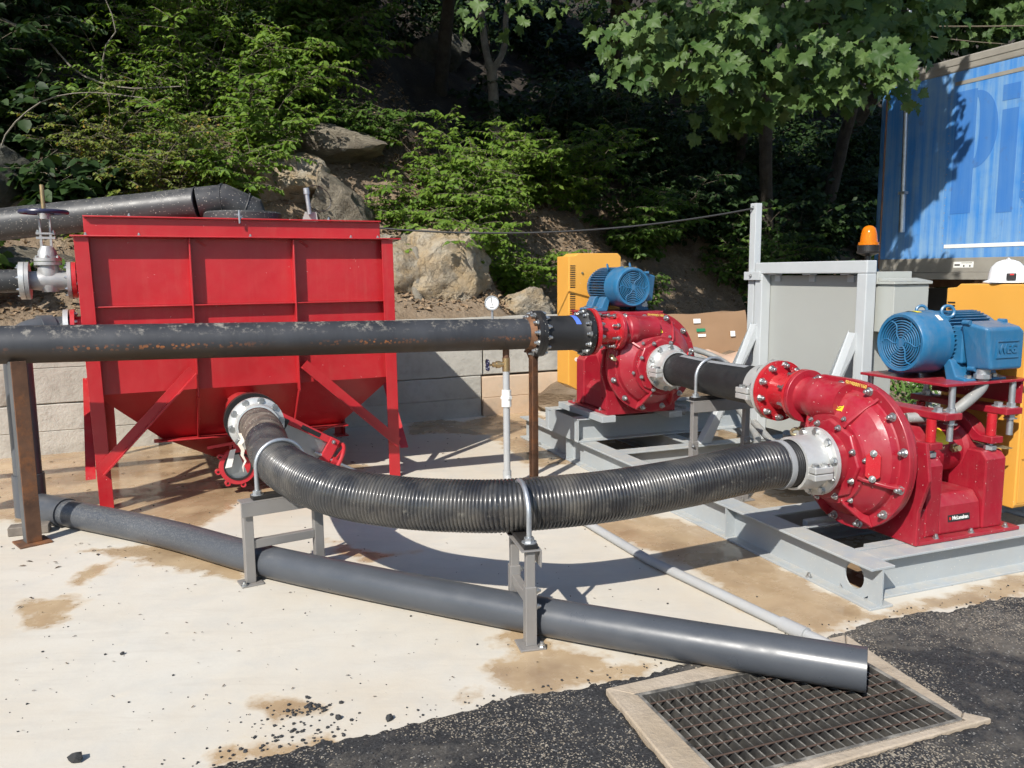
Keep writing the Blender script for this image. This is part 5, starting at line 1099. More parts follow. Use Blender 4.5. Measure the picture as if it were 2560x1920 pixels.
for k, (a, c) in enumerate((((2.6,1.2,4.6),(-1.8,-.6,5.6)),((2.0,1.4,4.5),(-.6,-.4,5.35)))):
    w_ = thing('sagging_wire', ('thick pale overhead wire sagging above the trailer roof','thin pale overhead wire drooping above the trailer corner')[k], 'wire', Vector((5.62,12.615,0)), R(-65.1))
    MB().tube([Vector(a).lerp(Vector(c), t)-Vector((0,0,(.5 if k else .25)*t*(1-t))) for t in L(0,1,24)], .009-.003*k, 6).build('wire', M['twig'], w_)
# ================================================================== rocks
rock('huge pale weathered boulder above the wall right of the tank', 3.70, 3.38, .18, (.74,.52,.66), .3, 3, 'rock_pale', sub=5)
rock('sloping tan rock shelf right of the pale boulder', 4.55, 3.35, -.02, (.55,.42,.36), -.2, 21, 'rock_pale', sub=5)
rock('tan rock shoulder above the pale boulder', 3.35, 3.95, .0, (.55,.42,.40), .6, 22, 'rock', sub=5)
rock('pale broken rock wedged between the boulder and the tank', 3.12, 3.28, .12, (.34,.34,.38), .8, 5, 'rock_pale')
rock('rough tan rock face between the slab and the boulder', 2.95, 4.15, .0, (.55,.42,.42), .2, 23, 'rock_pale', sub=5)
rock('flat grey slab tilting over the broken ledge', 2.62, 5.15, .12, (.85,.55,.30), -.35, 8, 'rock', 'rock_slab')
rock('tan broken ledge under the grey slab', 2.10, 4.62, .05, (.42,.40,.36), .2, 9, 'rock_pale', 'rock_ledge')
rock('mottled grey rock face behind the level sensor', 2.66, 4.45, .15, (.55,.40,.48), .5, 11, 'rock', 'mottled_rock')
rock('small tan rock at the foot of the broken ledge', 1.72, 4.45, .02, (.28,.26,.24), .9, 12, 'rock_pale')
rock('dark mossy rock behind the silver gate valve', -.95, 4.55, .05, (.55,.4,.42), .4, 13, 'rock_dark')
rock('brown crumbling rock at the left edge below the black pipe', -.80, 3.45, .0, (.75,.4,.35), .1, 14, 'rock')
rock('sun flecked rock high in the shade left of the forked trunk', 5.9, 9.4, .05, (.6,.5,.5), .5, 17, 'rock_dark')
# ================================================================== leaves
OVAL = (np.array([(0,0,0),(.25,.36,.07),(.20,.68,.03),(0,1,-.10),(-.20,.68,.03),(-.25,.36,.07),(0,.5,-.02)]), [(0,1,6),(1,2,6),(2,3,6),(3,4,6),(4,5,6),(5,0,6)])
_h = [(.16,-.07),(.40,-.10),(.40,.05),(.62,.12),(.56,.25),(.74,.47),(.52,.47),(.48,.63),(.31,.58),(.28,.80),(.15,.79)]
_mp = [(0,0)] + _h + [(0,1.02)] + [(-x, y) for x, y in _h[::-1]]
MAPLE = (np.array([(x, y, .16*abs(x)-.30*y*y+.10*math.sin(9*x+5*y)) for x, y in _mp] + [(0,.28,0)]), [(i,(i+1)%24,24) for i in range(24)])
BROAD = (np.array([(0,0,0),(.34,.18,.08),(.38,.50,.05),(.20,.80,0),(0,1,-.10),(-.20,.80,0),(-.38,.50,.05),(-.34,.18,.08),(0,.45,-.03)]), [(i,(i+1)%8,8) for i in range(8)])
DIAMOND = (np.array([(0,0,0),(.30,.45,.05),(0,1,-.08),(-.30,.45,.05)]), [(0,1,2),(0,2,3)])
def nrmz(a): return a/np.maximum(1e-9, np.linalg.norm(a, axis=1))[:,None]
def leaves_mesh(name, pos, axis, nrm, size, shape, rnd):
    sv, sf = shape; N, k = len(pos), len(sv); axis = nrmz(axis); side = nrmz(np.cross(axis, nrm)); nr = np.cross(side, axis)
    V = pos[:,None,:] + size[:,None,None]*(sv[None,:,0,None]*side[:,None,:] + sv[None,:,1,None]*axis[:,None,:] + sv[None,:,2,None]*nr[:,None,:])
    Fa = np.array(sf); F = (Fa[None]+np.arange(N)[:,None,None]*k).reshape(-1,3)
    me = bpy.data.meshes.new(name); me.vertices.add(N*k); me.vertices.foreach_set('co', V.reshape(-1).astype(np.float32))
    me.loops.add(F.size); me.loops.foreach_set('vertex_index', F.reshape(-1).astype(np.int32)); me.polygons.add(len(F))
    me.polygons.foreach_set('loop_start', np.arange(0,F.size,3,dtype=np.int32)); me.update(calc_edges=True)
    at = me.attributes.new('rnd','FLOAT','POINT'); at.data.foreach_set('value', np.repeat(rnd,k).astype(np.float32))
    return me
class Grow:
    def __init__(s): s.p=[]; s.a=[]; s.n=[]; s.s=[]; s.w=MB()
    def leaf(s, p, a, n, z): s.p.append(tuple(p)); s.a.append(tuple(a)); s.n.append(tuple(n)); s.s.append(z)
    def mesh(s, name, shape, rng):
        return leaves_mesh(name, np.array(s.p), np.array(s.a), np.array(s.n), np.array(s.s), shape, rng.random(len(s.p)))
def spray(g, p, d, ln, lsz, rnd, dens=1.0, droop=.7, wood=True):       # one arching twig with paired hanging leaves
    d = Vector(d).normalized(); n = max(3, int(ln/.05*dens)); pts = [Vector(p)]; sd0 = d.cross(Vector((0,0,1)))
    sd0 = sd0.normalized() if sd0.length > .01 else Vector((1,0,0))
    for i in range(n):
        d = (d + Vector((rnd.uniform(-.12,.12), rnd.uniform(-.12,.12), -.06*droop+rnd.uniform(-.05,.05)))).normalized(); pts.append(pts[-1]+d*(ln/n))
        q = pts[-1]; sd = d.cross(Vector((0,0,1))); sd = sd.normalized() if sd.length > .05 else sd0
        for s_ in (-1,1):
            if rnd.random() < .12: continue
            ax = sd*s_*rnd.uniform(.5,1.1) + d*rnd.uniform(.1,.7) + Vector((0,0,-rnd.uniform(.3,1.1)*droop))
            nm = sd*s_*rnd.uniform(-.3,.6) + Vector((rnd.uniform(-.6,.4), rnd.uniform(-.9,.1), rnd.uniform(.2,1.2)))
            g.leaf(q, ax, nm, lsz*rnd.choice((.5,.75,.95,1.1,1.35))*rnd.uniform(.85,1.15))
    if wood: g.w.tube(pts[::2] if len(pts) > 4 else pts, .0035, 4, False)
    return pts
def shrub_into(g, base, h, spread, nst, lsz, rnd, lean=(0,0,0), dens=1.0, wood=True):
    base = Vector(base); lean = Vector(lean)
    for i in range(nst):
        a = rnd.uniform(0,2*PI); d = Vector((math.cos(a)*spread*rnd.random()**.6, math.sin(a)*spread*rnd.random()**.6, 1)) + lean
        ln = h*rnd.uniform(.55,1.15); P = [base+Vector((rnd.uniform(-.12,.12),rnd.uniform(-.12,.12),-.15))]; d = d.normalized(); n = 9
        for k in range(n): d = (d+Vector((rnd.uniform(-.14,.14),rnd.uniform(-.14,.14),-.045*k*.5))+lean*.03).normalized(); P.append(P[-1]+d*(ln/n))
        g.w.tube(P, [.011*(1-.75*k/n) for k in range(n+1)], 5, False)
        for k in range(2, n+1):
            for _ in range(2 if k < n else 3):
                a2 = rnd.uniform(0,2*PI); dd_ = Vector((math.cos(a2),math.sin(a2)-.25,rnd.uniform(-.15,.45)))+d*.4
                spray(g, P[k], dd_, rnd.uniform(.18,.42)*(.6+.4*h), lsz, rnd, dens, wood=wood)
def shrub(label, x, y, h, spread, nst, lsz, mat, seed, lean=(0,-.15,.0), shape=OVAL, name='shrub', dens=1.0, dz=0):
    rnd = random.Random(seed); g = Grow(); b0 = T(x, y, hill(x,y)+dz); t = thing(name, label, 'shrub', b0, 0, 'shrubs on the bank')
    shrub_into(g, (0,0,0), h, spread, int(nst*1.35), lsz*1.08, rnd, lean, dens)
    f = obj('foliage', g.mesh('foliage', shape, np.random.default_rng(seed)), M[mat], t); f['kind'] = 'stuff'
    g.w.build('stems', M['twig'], t, 40); return t
shrub('yellowing small leaved shrub just above the black inlet pipe', .55, 4.25, 1.15, .75, 13, .040, 'leaf_yellow', 21, dens=1.3)
shrub('sparse yellow green shrub left of the bright shrubs', .15, 4.75, 1.1, .7, 9, .040, 'leaf_yellow', 22, dens=1.2)
shrub('bright green shrub hanging behind the inlet pipe elbow', 1.25, 4.35, 1.15, .85, 15, .070, 'leaf_bright', 23)
shrub('dense green shrub beside the tan broken ledge', 1.75, 4.95, 1.05, .8, 14, .072, 'leaf_bright', 24, (.25,-.2,0))
shrub('tall light green shrub in the middle of the left thicket', 1.05, 5.5, 1.5, .6, 12, .060, 'leaf_bright', 25)
shrub('arching green shrub reaching right over the grey slab', 2.2, 6.1, 1.35, .9, 13, .082, 'leaf_bright', 26, (.55,-.15,0))
shrub('upright feathery green shrub above the left thicket', 1.6, 6.5, 1.75, .5, 12, .060, 'leaf_bright', 27)
shrub('hanging green vine tangle at the top of the left thicket', 2.3, 7.3, 2.1, .7, 13, .088, 'leaf_mid', 28, (.3,-.2,0))
shrub('green shrub trailing over the pale boulder', 4.15, 3.80, .85, .95, 17, .066, 'leaf_bright', 31, (-.25,-.45,-.2))
shrub('large bright shrub between the grey slab and the thin trunk', 4.45, 4.75, 1.35, .95, 22, .068, 'leaf_bright', 32, (-.05,-.25,0))
shrub('bright shrub with layered sprays left of the forked trunk', 5.05, 5.6, 1.55, .8, 20, .072, 'leaf_bright', 33)
shrub('drooping shrub low on the bank behind the dial gauge', 5.2, 4.55, .95, .9, 14, .066, 'leaf_bright', 34, (0,-.3,-.1))
shrub('bright shrub right of the thin forked trunk', 6.55, 6.25, 1.65, .75, 20, .078, 'leaf_bright', 35)
shrub('green shrub in half shade right of the bright shrubs', 7.15, 6.6, 1.7, .7, 16, .082, 'leaf_mid', 36)
shrub('small leafy seedlings on the soil behind the rear guard', 6.6, 4.85, .55, .9, 9, .058, 'leaf_bright', 37)
shrub('shaded shrub with a few lit leaves behind the tall post', 8.3, 6.3, 1.5, .8, 16, .090, 'leaf_mid', 38)
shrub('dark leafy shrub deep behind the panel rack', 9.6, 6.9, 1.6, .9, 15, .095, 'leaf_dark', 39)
shrub('low green plant beside the rear motor on the bank', 7.45, 4.9, .6, .9, 8, .070, 'leaf_mid', 40)
shrub('green sapling beside the trailer corner', 10.6, 5.9, 1.4, .7, 9, .085, 'leaf_mid', 41)
shrub('broad leaved dark green plant above the silver valve', -.30, 4.45, .75, .9, 9, .125, 'leaf_dark', 42, shape=BROAD, dens=.45)
shrub('broad leaved plant with yellow edges right of the valve handwheel', .10, 4.05, .55, .9, 6, .115, 'leaf_yellow', 43, shape=BROAD, dens=.4)
shrub('drooping leafy sapling left of the silver gate valve', -.95, 3.35, .75, .45, 5, .11, 'leaf_mid', 44, (.2,-.2,0), shape=BROAD, dens=.45)
shrub('dark shrub hanging in the upper left shade', -.4, 6.6, 1.9, .9, 15, .095, 'leaf_dark', 45)
shrub('leafy vine curtain hanging from the top left', .9, 7.4, 2.3, .7, 14, .090, 'leaf_mid', 46)
shrub('dark vine at the far left edge of the thicket', -1.5, 5.6, 1.7, .9, 14, .095, 'leaf_dark', 47)
shrub('small hanging spray of leaves in the dark gap at the top', 4.0, 8.3, 1.9, .5, 6, .10, 'leaf_mid', 48, (.2,-.5,0))
shrub('dark bush under the maple right of centre', 8.9, 7.9, 2.2, .9, 16, .10, 'leaf_dark', 49)
shrub('light green shrub behind the yellowing shrub', .35, 5.35, 1.35, .75, 13, .060, 'leaf_bright', 51)
shrub('bright green shrub above the dense shrub by the ledge', 1.95, 5.55, 1.3, .8, 14, .072, 'leaf_bright', 52, (.2,-.15,0))
shrub('green arching shrub at the upper right of the left thicket', 2.75, 6.75, 1.5, .8, 13, .085, 'leaf_mid', 53, (.4,-.2,0))
shrub('tall green shrub in the upper middle of the left thicket', .95, 6.2, 1.8, .6, 14, .070, 'leaf_bright', 54)
shrub('dark leafy shrub on the shaded slope at the left edge', -.9, 5.3, 1.1, .9, 13, .11, 'leaf_dark', 55, shape=BROAD, dens=.5)
shrub('low green shrub on the soil beside the grey slab', 3.35, 5.45, .8, .9, 12, .070, 'leaf_mid', 56, (-.1,-.3,0))
shrub('small sprig on the slope above the pale boulder', 3.55, 4.55, .6, .9, 9, .062, 'leaf_bright', 57, (0,-.35,-.1))
shrub('half lit shrub on the dark slope above the grey slab', 3.1, 6.5, 1.1, .9, 13, .080, 'leaf_mid', 58, (.1,-.25,0))
# undergrowth and litter nobody could count
g = Grow(); rnd = random.Random(5)
for i in range(380):
    x, y = rnd.uniform(-4.5,19), rnd.uniform(6.3,13.5)
    if i < 130: x, y = rnd.uniform(7.6,18), rnd.uniform(4.6,9)
    if x < 10.2 and y < 6.3: continue
    if 2.6 < x < 6.2 and y < 8.6 and rnd.random() < .75: continue
    shrub_into(g, T(x, y, hill(x,y)), rnd.uniform(.6,1.6), .9, 4, .125, rnd, (0,-.1,0), .5, False)
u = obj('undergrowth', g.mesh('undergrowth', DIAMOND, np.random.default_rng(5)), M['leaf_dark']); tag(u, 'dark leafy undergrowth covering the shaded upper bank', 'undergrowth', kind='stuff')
tag(g.w.build('undergrowth_stems', M['twig'], None, 40), 'thin bare stems of the shaded undergrowth', 'stems', kind='stuff')
pos, ax, nr, sz = [], [], [], []
for i in range(16000):
    x, y = rnd.uniform(-1.5,11), 2.75+abs(rnd.gauss(0,1))*2.2
    if i % 3 == 0: x, y = rnd.uniform(2.2,7.5), rnd.uniform(2.9,7.2)
    p = T(x, y, hill(x,y)+.012); pos.append(tuple(p)); ax.append((rnd.uniform(-1,1),rnd.uniform(-1,1),rnd.uniform(-.5,.6))); nr.append((rnd.uniform(-.6,.6),rnd.uniform(-1,.2),1)); sz.append(rnd.uniform(.03,.085))
me = leaves_mesh('leaf_litter', np.array(pos), np.array(ax), np.array(nr), np.array(sz), OVAL, np.random.default_rng(6).random(len(pos))); tag(obj('leaf_litter', me, M['leaf_litter']), 'dry brown fallen leaves scattered over the bank', 'leaf litter', kind='stuff')
b = MB()
for i in range(420):
    x, y = rnd.uniform(-1,10), 2.7+abs(rnd.gauss(0,1))*2.2; p = T(x,y,hill(x,y)+.02); a = rnd.uniform(0,2*PI); ln = rnd.uniform(.1,.5)
    q = p+Vector((math.cos(a)*ln*.6, math.sin(a)*ln*.4, rnd.uniform(-.25,.12))); b.tube([p, p.lerp(q,.5)+Vector((0,0,rnd.uniform(0,.06))), q], rnd.uniform(.002,.006), 4, False)
tag(b.build('dead_twigs', M['twig'], None, 40), 'dead twigs and roots lying on the brown bank', 'twigs', kind='stuff')
# ================================================================== trees
def trunk_part(par, P, r0, r1, mat, name='trunk', n=12):
    Q, _ = resample(spline(P, 8), .18); k = len(Q)
    Q = [q+Vector((.02*noise.noise(q*2.1),.02*noise.noise(q*2.1+Vector((9,0,0))),0)) for q in Q]
    return MB().tube(Q, [(r0+(r1-r0)*i/(k-1))*(1+.10*noise.noise(q*3)) for i, q in enumerate(Q)], n).build(name, mat, par, 60)
def crown(par, centres, per, rad, lsz, mat, seed, shape=OVAL, name='crown'):
    rng = np.random.default_rng(seed); pos = []; ax = []; nr = []
    for c in centres:
        d = rng.normal(size=(per,3)); d = nrmz(d)*(rng.random((per,1))**.5)*np.array([rad,rad,rad*.6]); pos.append(np.array(c)+d)
        ax.append(d*.6+rng.normal(size=(per,3))*.35+np.array([0,-.1,-.5])); nr.append(rng.normal(size=(per,3))*.5+np.array([-.2,-.35,.9]))
    pos, ax, nr = map(np.concatenate, (pos, ax, nr)); o = obj(name, leaves_mesh(name, pos, ax, nr, lsz*rng.uniform(.7,1.25,len(pos)), shape, rng.random(len(pos))), M[mat], par); o['kind'] = 'stuff'; return o
def ell(c, r, n, seed):
    rng = np.random.default_rng(seed); d = nrmz(rng.normal(size=(n,3)))*(rng.random((n,1))**.4)*np.array(r); return np.array(c)+d
# thin forked pale tree
ft = thing('forked_tree', 'thin pale forked tree trunk rising above the bright shrubs', 'tree', T(6.2,7.35,hill(6.2,7.35)-.15))
def rel(t, *q): return [Vector(p)-Vector(t.location) for p in q]
trunk_part(ft, rel(ft, ft.location, (-.27,14.8,4.4), (-.31,15.0,5.15)), .115, .09, M['bark_pale']); trunk_part(ft, rel(ft, (-.31,15.0,5.08), (-.46,15.3,5.75), (-.52,15.7,6.7), (-.9,16,9.5)), .07, .03, M['bark_pale'], 'limb'); trunk_part(ft, rel(ft, (-.30,15.0,5.05), (-.08,15.3,5.6), (.0,15.85,6.7), (.5,16.2,9.5)), .06, .03, M['bark_pale'], 'limb')
crown(ft, ell((-.3,15.6,9.8),(2.4,2.2,1.6),70,61)-np.array(ft.location), 60, .55, .17, 'leaf_mid', 61)
# shade trees; unseen crowns placed to shade the bank, only trunks and lowest leaves show
def shade_tree(label, x, y, tp, r, cr, n, seed, mat='leaf_dark', per=70, shade_lobe=None):
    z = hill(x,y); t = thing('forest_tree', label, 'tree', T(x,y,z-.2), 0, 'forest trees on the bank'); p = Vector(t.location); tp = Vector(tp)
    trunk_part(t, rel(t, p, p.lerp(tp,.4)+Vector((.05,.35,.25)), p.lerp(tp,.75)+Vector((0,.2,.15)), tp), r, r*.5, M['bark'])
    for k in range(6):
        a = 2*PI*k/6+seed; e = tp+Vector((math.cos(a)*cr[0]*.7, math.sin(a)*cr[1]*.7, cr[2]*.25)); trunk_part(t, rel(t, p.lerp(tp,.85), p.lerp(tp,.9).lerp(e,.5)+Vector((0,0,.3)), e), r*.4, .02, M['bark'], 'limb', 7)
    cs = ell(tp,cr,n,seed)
    if shade_lobe: cs = np.concatenate([cs, ell(shade_lobe[0],shade_lobe[1],shade_lobe[2],seed+500)])
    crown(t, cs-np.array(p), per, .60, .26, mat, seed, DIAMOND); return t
shade_tree('dark forest trunk in the shade above the left shrubs', 3.1, 6.9, (-3.0,11.2,8.4), .13, (1.9,1.5,1.5), 70, 71, shade_lobe=((-3.7,9.2,7.9),(1.3,.9,.6),22))
shade_tree('dark forest trunk in the shade right of the forked tree', 9.7, 9.3, (1.6,11.8,8.2), .15, (1.9,1.6,1.5), 70, 72, shade_lobe=((-.3,9.3,7.2),(1.3,.7,.5),20))
shade_tree('unseen forest tree past the far left, placed to shade the bank', -4.6, 3.6, (-8.7,7.9,7.6), .15, (2.3,2.1,1.4), 80, 73)
shade_tree('forest tree high on the bank at the top centre', 6.6, 11.6, (-1.2,15.2,11.0), .16, (3.2,1.8,1.6), 90, 74)
shade_tree('slim forest trunk deep in the shade behind the rack', 12.2, 8.3, (4.2,12.0,8.2), .12, (1.9,1.6,1.5), 70, 75)
shade_tree('forest tree behind the trailer roof', 15.5, 9.0, (10.2,17.5,8.6), .18, (4.6,2.0,3.6), 170, 76)
shade_tree('forest tree high on the bank at the top left', .2, 9.6, (-7.2,12.2,8.9), .15, (2.2,1.4,1.5), 80, 77, shade_lobe=((-6.0,7.9,7.7),(1.5,.9,.5),6))
shade_tree('forest tree rising out of the top of the picture above the forked trunk', 5.6, 8.6, (-.7,11.9,8.3), .13, (1.7,1.4,1.5), 65, 78)
shade_tree('forest tree on the upper bank beyond the maple', 11.5, 12.5, (4.6,16.0,10.8), .16, (3.2,1.8,1.8), 90, 79)
shade_tree('forest tree on the upper bank over the far left', -1.2, 11.0, (-8.0,15.5,11.5), .16, (3.4,1.9,1.7), 90, 80)
shade_tree('forest tree filling the gap above the trailer', 13.6, 7.2, (6.9,14.0,8.2), .14, (2.2,1.6,2.0), 90, 84)
# maple whose low boughs overhang the yard
mt = thing('maple_tree', 'broad leaved maple with lit boughs hanging at the top right', 'tree', T(11.5,6.5,hill(11.5,6.5)-.2)); mp0 = Vector(mt.location)
mtop = Vector((3.6,11.6,7.4)); trunk_part(mt, rel(mt, mp0, mp0.lerp(mtop,.5)+Vector((.1,.6,.4)), mtop), .14, .07, M['bark'])
BOUGH = [(1.2,7.9,3.45),(4.25,9.2,3.9),(1.09,7.73,3.78),(1.3,7.99,3.68),(1.63,9.08,4.14),(1.83,8.65,3.95),(1.85,7.71,3.55),(1.82,8.32,3.46),(2.25,8.38,3.32),(1.96,7.81,3.43),(2.62,8.97,4.24),(2.11,7.79,3.82),(2.7,8.3,3.91),(3.01,8.56,4.11),(2.59,8.34,3.64),(2.42,8.56,3.22),(2.33,8.83,3.18),(3.15,9.27,3.5),(3.05,8.01,3.24),(3.12,8.73,3.59),(3.39,8.83,3.76),(3.3,8.11,3.83),(3.2,7.54,3.49),(4.1,9.31,3.55),(3.68,8.06,3.37),(3.36,8.1,3.44),(4.04,9.26,4.29),(4.04,8.67,4.0),(2.7,8.39,3.52),(2.64,8.95,3.56),(2.73,7.6,3.57),(4.35,8.92,4.23),(1.62,8.3,4.11),(1.87,7.75,3.9),(3.44,8.84,4.24)]
rnd = random.Random(11); cand = []
for c in BOUGH:
    c = Vector(c); trunk_part(mt, rel(mt, mtop.lerp(mp0,.12), c+Vector((.25,1.5,.55)), c+Vector((0,.15,.10))), .022, .006, M['bark'], 'bough', 6)
    for k in range(rnd.randint(17,30)):
        a = rnd.uniform(0,2*PI); r = rnd.uniform(.03,.42); p = c+Vector((r*math.cos(a), r*.7*math.sin(a), -.35*r+rnd.uniform(-.08,.14)))
        axv = Vector((math.cos(a)*.6, math.sin(a)*.5-.35, -.75)); nm = Vector((-.25+.3*math.cos(a),-.60,.75))+Vector((rnd.gauss(0,.42),rnd.gauss(0,.42),rnd.gauss(0,.3))); axv += Vector((rnd.gauss(0,.25),rnd.gauss(0,.2),rnd.gauss(0,.2))); cand.append((p, axv, nm, rnd.uniform(.075,.165)))
cand.sort(key=lambda q: q[0].y)
lm = []
for k in range(6):
    me = leaves_mesh('leaf', np.zeros((1,3)), np.array([(0,1,0)]), np.array([(0,0,1)]), np.ones(1), MAPLE, np.array([k/5])); me.materials.append(M['leaf_maple']); lm.append(me)
for i, (p, a, n_, s) in enumerate(cand):
    if i < 260:
        a = a.normalized(); sd = a.cross(n_).normalized(); nn = sd.cross(a); m = Matrix((sd, a, nn)).transposed().to_4x4(); m.translation = p-mp0; place('leaf', lm[i%6], mt, m @ Matrix.Scale(s,4))
rest = cand[260:]; o = obj('crown', leaves_mesh('crown', np.array([tuple(q[0]-mp0) for q in rest]), np.array([tuple(q[1]) for q in rest]), np.array([tuple(q[2]) for q in rest]), np.array([q[3] for q in rest]), MAPLE, np.random.default_rng(1).random(len(rest))), M['leaf_maple'], mt); o['kind'] = 'stuff'
c1_ = np.concatenate([ell((2.2,8.8,6.4),(2.4,1.3,1.0),90,81), ell((4.55,9.7,5.6),(.42,.85,.6),16,82), ell((2.3,6.6,5.75),(1.35,.65,.5),44,86), ell((6.8,14.0,5.8),(1.8,.6,.6),26,87), ell((1.0,6.4,5.9),(1.0,.5,.4),5,88)]); crown(mt, c1_-np.array(mp0), 38, .5, .15, 'leaf_maple', 83, MAPLE, 'upper_crown')  # unseen clumps placed along the sun's path to shade boughs and trailer
crown(mt, np.array(BOUGH)[::2]+np.random.default_rng(2).normal(size=(len(BOUGH[::2]),3))*np.array([.5,.3,.15])+np.array([.2,1.0,.45])-np.array(mp0), 34, .7, .13, 'leaf_maple', 85, MAPLE, 'inner_crown')
# bare roots by the boulder, arching canes at the left
rt_ = thing('dead_root', 'grey dead root stem running down beside the pale boulder', 'root', T(3.22,3.02,.98)); p = Vector(rt_.location)
trunk_part(rt_, [Vector((0,0,-.1)), Vector((.01,-.01,.25)), Vector((-.03,0,.42)), Vector((.0,.06,.62)), Vector((-.05,.22,.85))], .070, .045, M['bark_pale'], 'stem'); trunk_part(rt_, [Vector((0,0,.40)), Vector((.10,.02,.42)), Vector((.16,.05,.5))], .03, .012, M['bark_pale'], 'branch', 8)
cn = thing('bare_cane', 'long bare cane arching over the broad leaved plants at the left', 'cane', T(-1.0,4.5,hill(-1.0,4.5)))
trunk_part(cn, [Vector(q) for q in ((0,0,-.1),(.15,-.05,.5),(.55,-.05,.88),(1.05,0,1.0),(1.6,.05,.95))], .011, .005, M['bark_pale'], 'stem', 6)
bb_ = thing('bare_branch', 'bare crooked branch hanging in the upper left shade', 'branch', T(-.9,5.3,4.25))
trunk_part(bb_, [Vector(q) for q in ((-.15,0,.55),(0,0,.2),(.4,.1,.05),(.75,.15,-.35),(1.25,.2,-.52),(1.9,.25,-.50))], .018, .007, M['bark_pale'], 'stem', 7); trunk_part(bb_, [Vector(q) for q in ((1.0,.18,-.42),(1.1,.1,-.1),(1.25,.1,.1),(1.15,.1,.45))], .012, .005, M['bark_pale'], 'twig', 6)
# weeds behind the near pump
wd = thing('weed_clump', 'green weeds growing in sandy soil behind the near pump', 'weeds', Vector((4.55,9.3,.0))); rnd = random.Random(77); pos, ax, nr, sz = [], [], [], []
for i in range(420):
    x, y = rnd.gauss(0,.35), rnd.gauss(0,.3); pos.append((x,y,rnd.uniform(0,.28))); a = rnd.uniform(0,2*PI); ax.append((math.cos(a)*.8,math.sin(a)*.8,rnd.uniform(.2,1.2))); nr.append((-.3*math.cos(a),-.3*math.sin(a)-.4,1)); sz.append(rnd.uniform(.08,.20))
o = obj('blades', leaves_mesh('blades', np.array(pos), np.array(ax), np.array(nr), np.array(sz), (OVAL[0]*np.array([.45,1,1]), OVAL[1]), np.random.default_rng(9).random(len(pos))), M['grass'], wd); o['kind'] = 'stuff'
# ================================================================== crumbs of asphalt and leaf scraps on the pad
rs = []
for k in range(4):
    bm = bmesh.new(); bmesh.ops.create_icosphere(bm, subdivisions=1, radius=1)
    for v in bm.verts: v.co *= 1+.45*noise.noise(v.co*1.7+Vector((k*7.3,0,0)))
    me = bpy.data.meshes.new('asphalt_chunk'); bm.to_mesh(me); bm.free(); me.materials.append(M['asph_stone']); rs.append(me)
def crumbs(pts):
    V, F = [], []
    for (x, y, z, s, k, a) in pts:
        me = rs[k]; o = len(V); c, sn = math.cos(a), math.sin(a)
        for v in me.vertices: V.append((x+s*(c*v.co.x-sn*v.co.y), y+s*(sn*v.co.x+c*v.co.y), z+s*.75*v.co.z+s*.35))
        F += [tuple(i+o for i in p.vertices) for p in me.polygons]
    me = bpy.data.meshes.new('asphalt_crumbs'); me.from_pydata(V, [], F); return me
rnd = random.Random(4); pts = []
for (cx0, cy0, n, sp_, s0) in ((-.74,2.745,46,.030,.011),(-.83,2.695,16,.04,.007),(-.72,2.62,22,.04,.010),(-.80,2.525,26,.05,.010),(-.93,2.45,16,.05,.009),(-.66,2.55,12,.03,.009),(-.6,2.66,14,.10,.007),(2.6,3.9,18,.2,.006),(-.9,2.6,12,.13,.005)):
    for i in range(n): pts.append((rnd.gauss(cx0,sp_*1.5), rnd.gauss(cy0,sp_), 0, s0*rnd.uniform(.3,.8), rnd.randrange(4), rnd.uniform(0,6)))
for i in range(200):
    s_ = rnd.uniform(-3.2,2.6); r_ = -.08+rnd.gauss(0,.035); q = S(s_, r_)
    if poly_sd([(q.x,q.y)], KERB)[0] > -.02: continue
    pts.append((q.x, q.y, .002, rnd.uniform(.002,.0058), rnd.randrange(4), rnd.uniform(0,6)))
for i in range(2600):
    s_ = rnd.uniform(-3.0,2.5); r_ = -.17-abs(rnd.gauss(0,.35)); q = S(s_, r_)
    if poly_sd([(q.x,q.y)], KERB)[0] > -.03: continue
    pts.append((q.x, q.y, max(0, asph_z(s_, r_))-.002, rnd.uniform(.002,.0055), rnd.randrange(4), rnd.uniform(0,6)))
for i in range(170):
    q = Vector((rnd.uniform(-2.6,.3), rnd.uniform(2.5,4.3), 0)); pts.append((q.x,q.y,0,rnd.uniform(.001,.003),rnd.randrange(4),rnd.uniform(0,6)))
for i in range(150):
    q = S(rnd.uniform(-4.5,.2), rnd.uniform(.2,4.5)); pts.append((q.x,q.y,0,rnd.uniform(.002,.006),rnd.randrange(4),rnd.uniform(0,6)))
tag(obj('asphalt_crumbs', crumbs(pts), M['asph_stone']), 'loose black asphalt crumbs along the edge of the concrete', 'crumbs', kind='stuff')
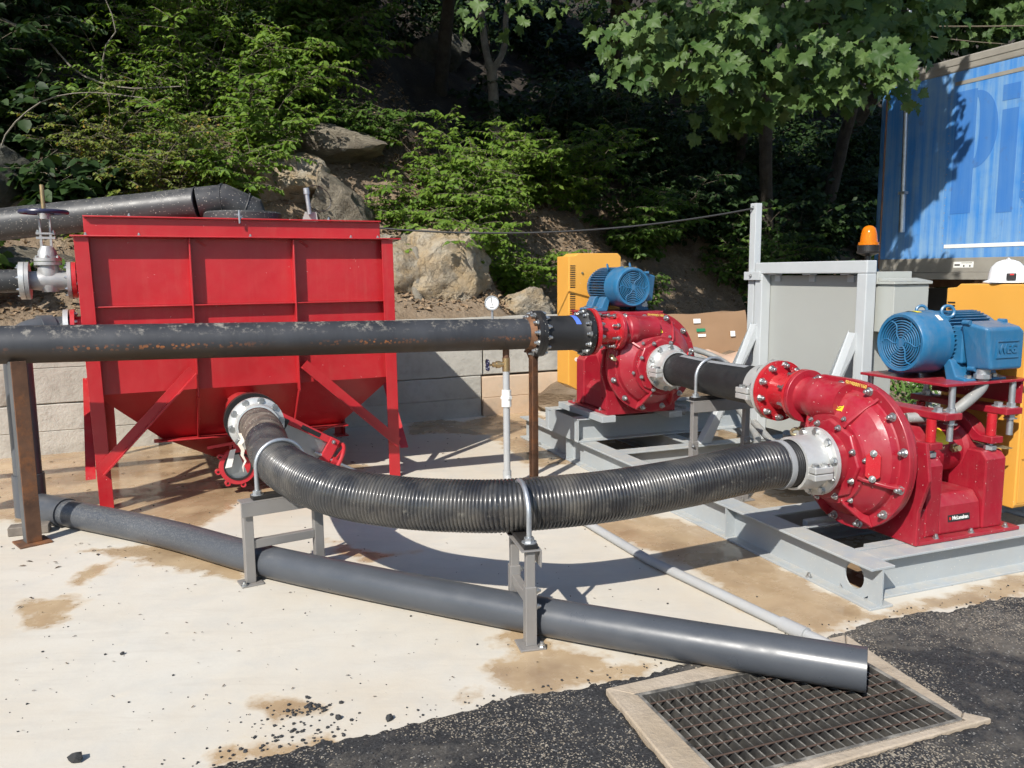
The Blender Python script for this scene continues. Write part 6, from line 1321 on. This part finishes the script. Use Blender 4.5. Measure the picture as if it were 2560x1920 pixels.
for (x, y, s, k, lab) in ((-1.415,2.435,.026,0,'largest black asphalt chunk lying alone at the bottom left'),(-.44,2.665,.017,1,'black asphalt chunk lying near the asphalt edge, the right one of two'),(-.62,2.675,.015,2,'black asphalt chunk lying near the asphalt edge, the left one of two'),(-1.62,3.18,.010,3,'small dark chunk alone on the clean concrete at the left')):
    o = obj('asphalt_chunk', rs[k], None); o.location = (x,y,s*.5); o.scale = (s,s*.8,s*.75); o.rotation_euler = (0,0,k*1.3); tag(o, lab, 'stone', 'asphalt chunks on the pad')
pos, ax, nr, sz = [], [], [], []; small = 1.0
for i in range(330):
    if rnd.random() < .45: q = T(rnd.uniform(-1.2,4.5), rnd.uniform(.2,2.05), .004)
    elif rnd.random() < .18: q = Vector((rnd.gauss(-2.6,.25), rnd.gauss(4.2,.25), .004))
    else: q = Vector((rnd.uniform(-2.6,.6), rnd.uniform(2.6,4.6), .004)); small = .45
    pos.append(tuple(q)); a = rnd.uniform(0,6.3); ax.append((math.cos(a),math.sin(a),rnd.uniform(-.02,.1))); nr.append((rnd.uniform(-.2,.2),rnd.uniform(-.2,.2),1)); sz.append(rnd.uniform(.012,.045)*small); small = 1.0
o = obj('leaf_scraps', leaves_mesh('leaf_scraps', np.array(pos), np.array(ax), np.array(nr), np.array(sz), (OVAL[0]*np.array([.6,1,1]), OVAL[1]), np.random.default_rng(8).random(len(pos))), leaf_mat('wet_leaf', (.035,.024,.016), (.12,.075,.04), .02, .7)); tag(o, 'dark wet leaf scraps scattered on the concrete pad', 'leaf scraps', kind='stuff')

nest(sh, clamp_lug='pump_flange', torn_wrap='wrap'); nest(gv, spoke='handwheel'); nest(kg, spoke='handwheel', name_plate='yoke'); nest(bv, lug='body', tag_strip='body'); nest(ga, dial_mark='dial'); nest(dp, tap_handle='tap_body', stem='tap_body')
nest(be, base_fin='base'); nest(hh, headlamp_mark='headlamp', ridge='shell', brim='shell'); nest(tr, decal_print='decal', letter='body', strip='body', reflective_strip='body', rail_bead='top_rail'); nest(cx, label='carton')
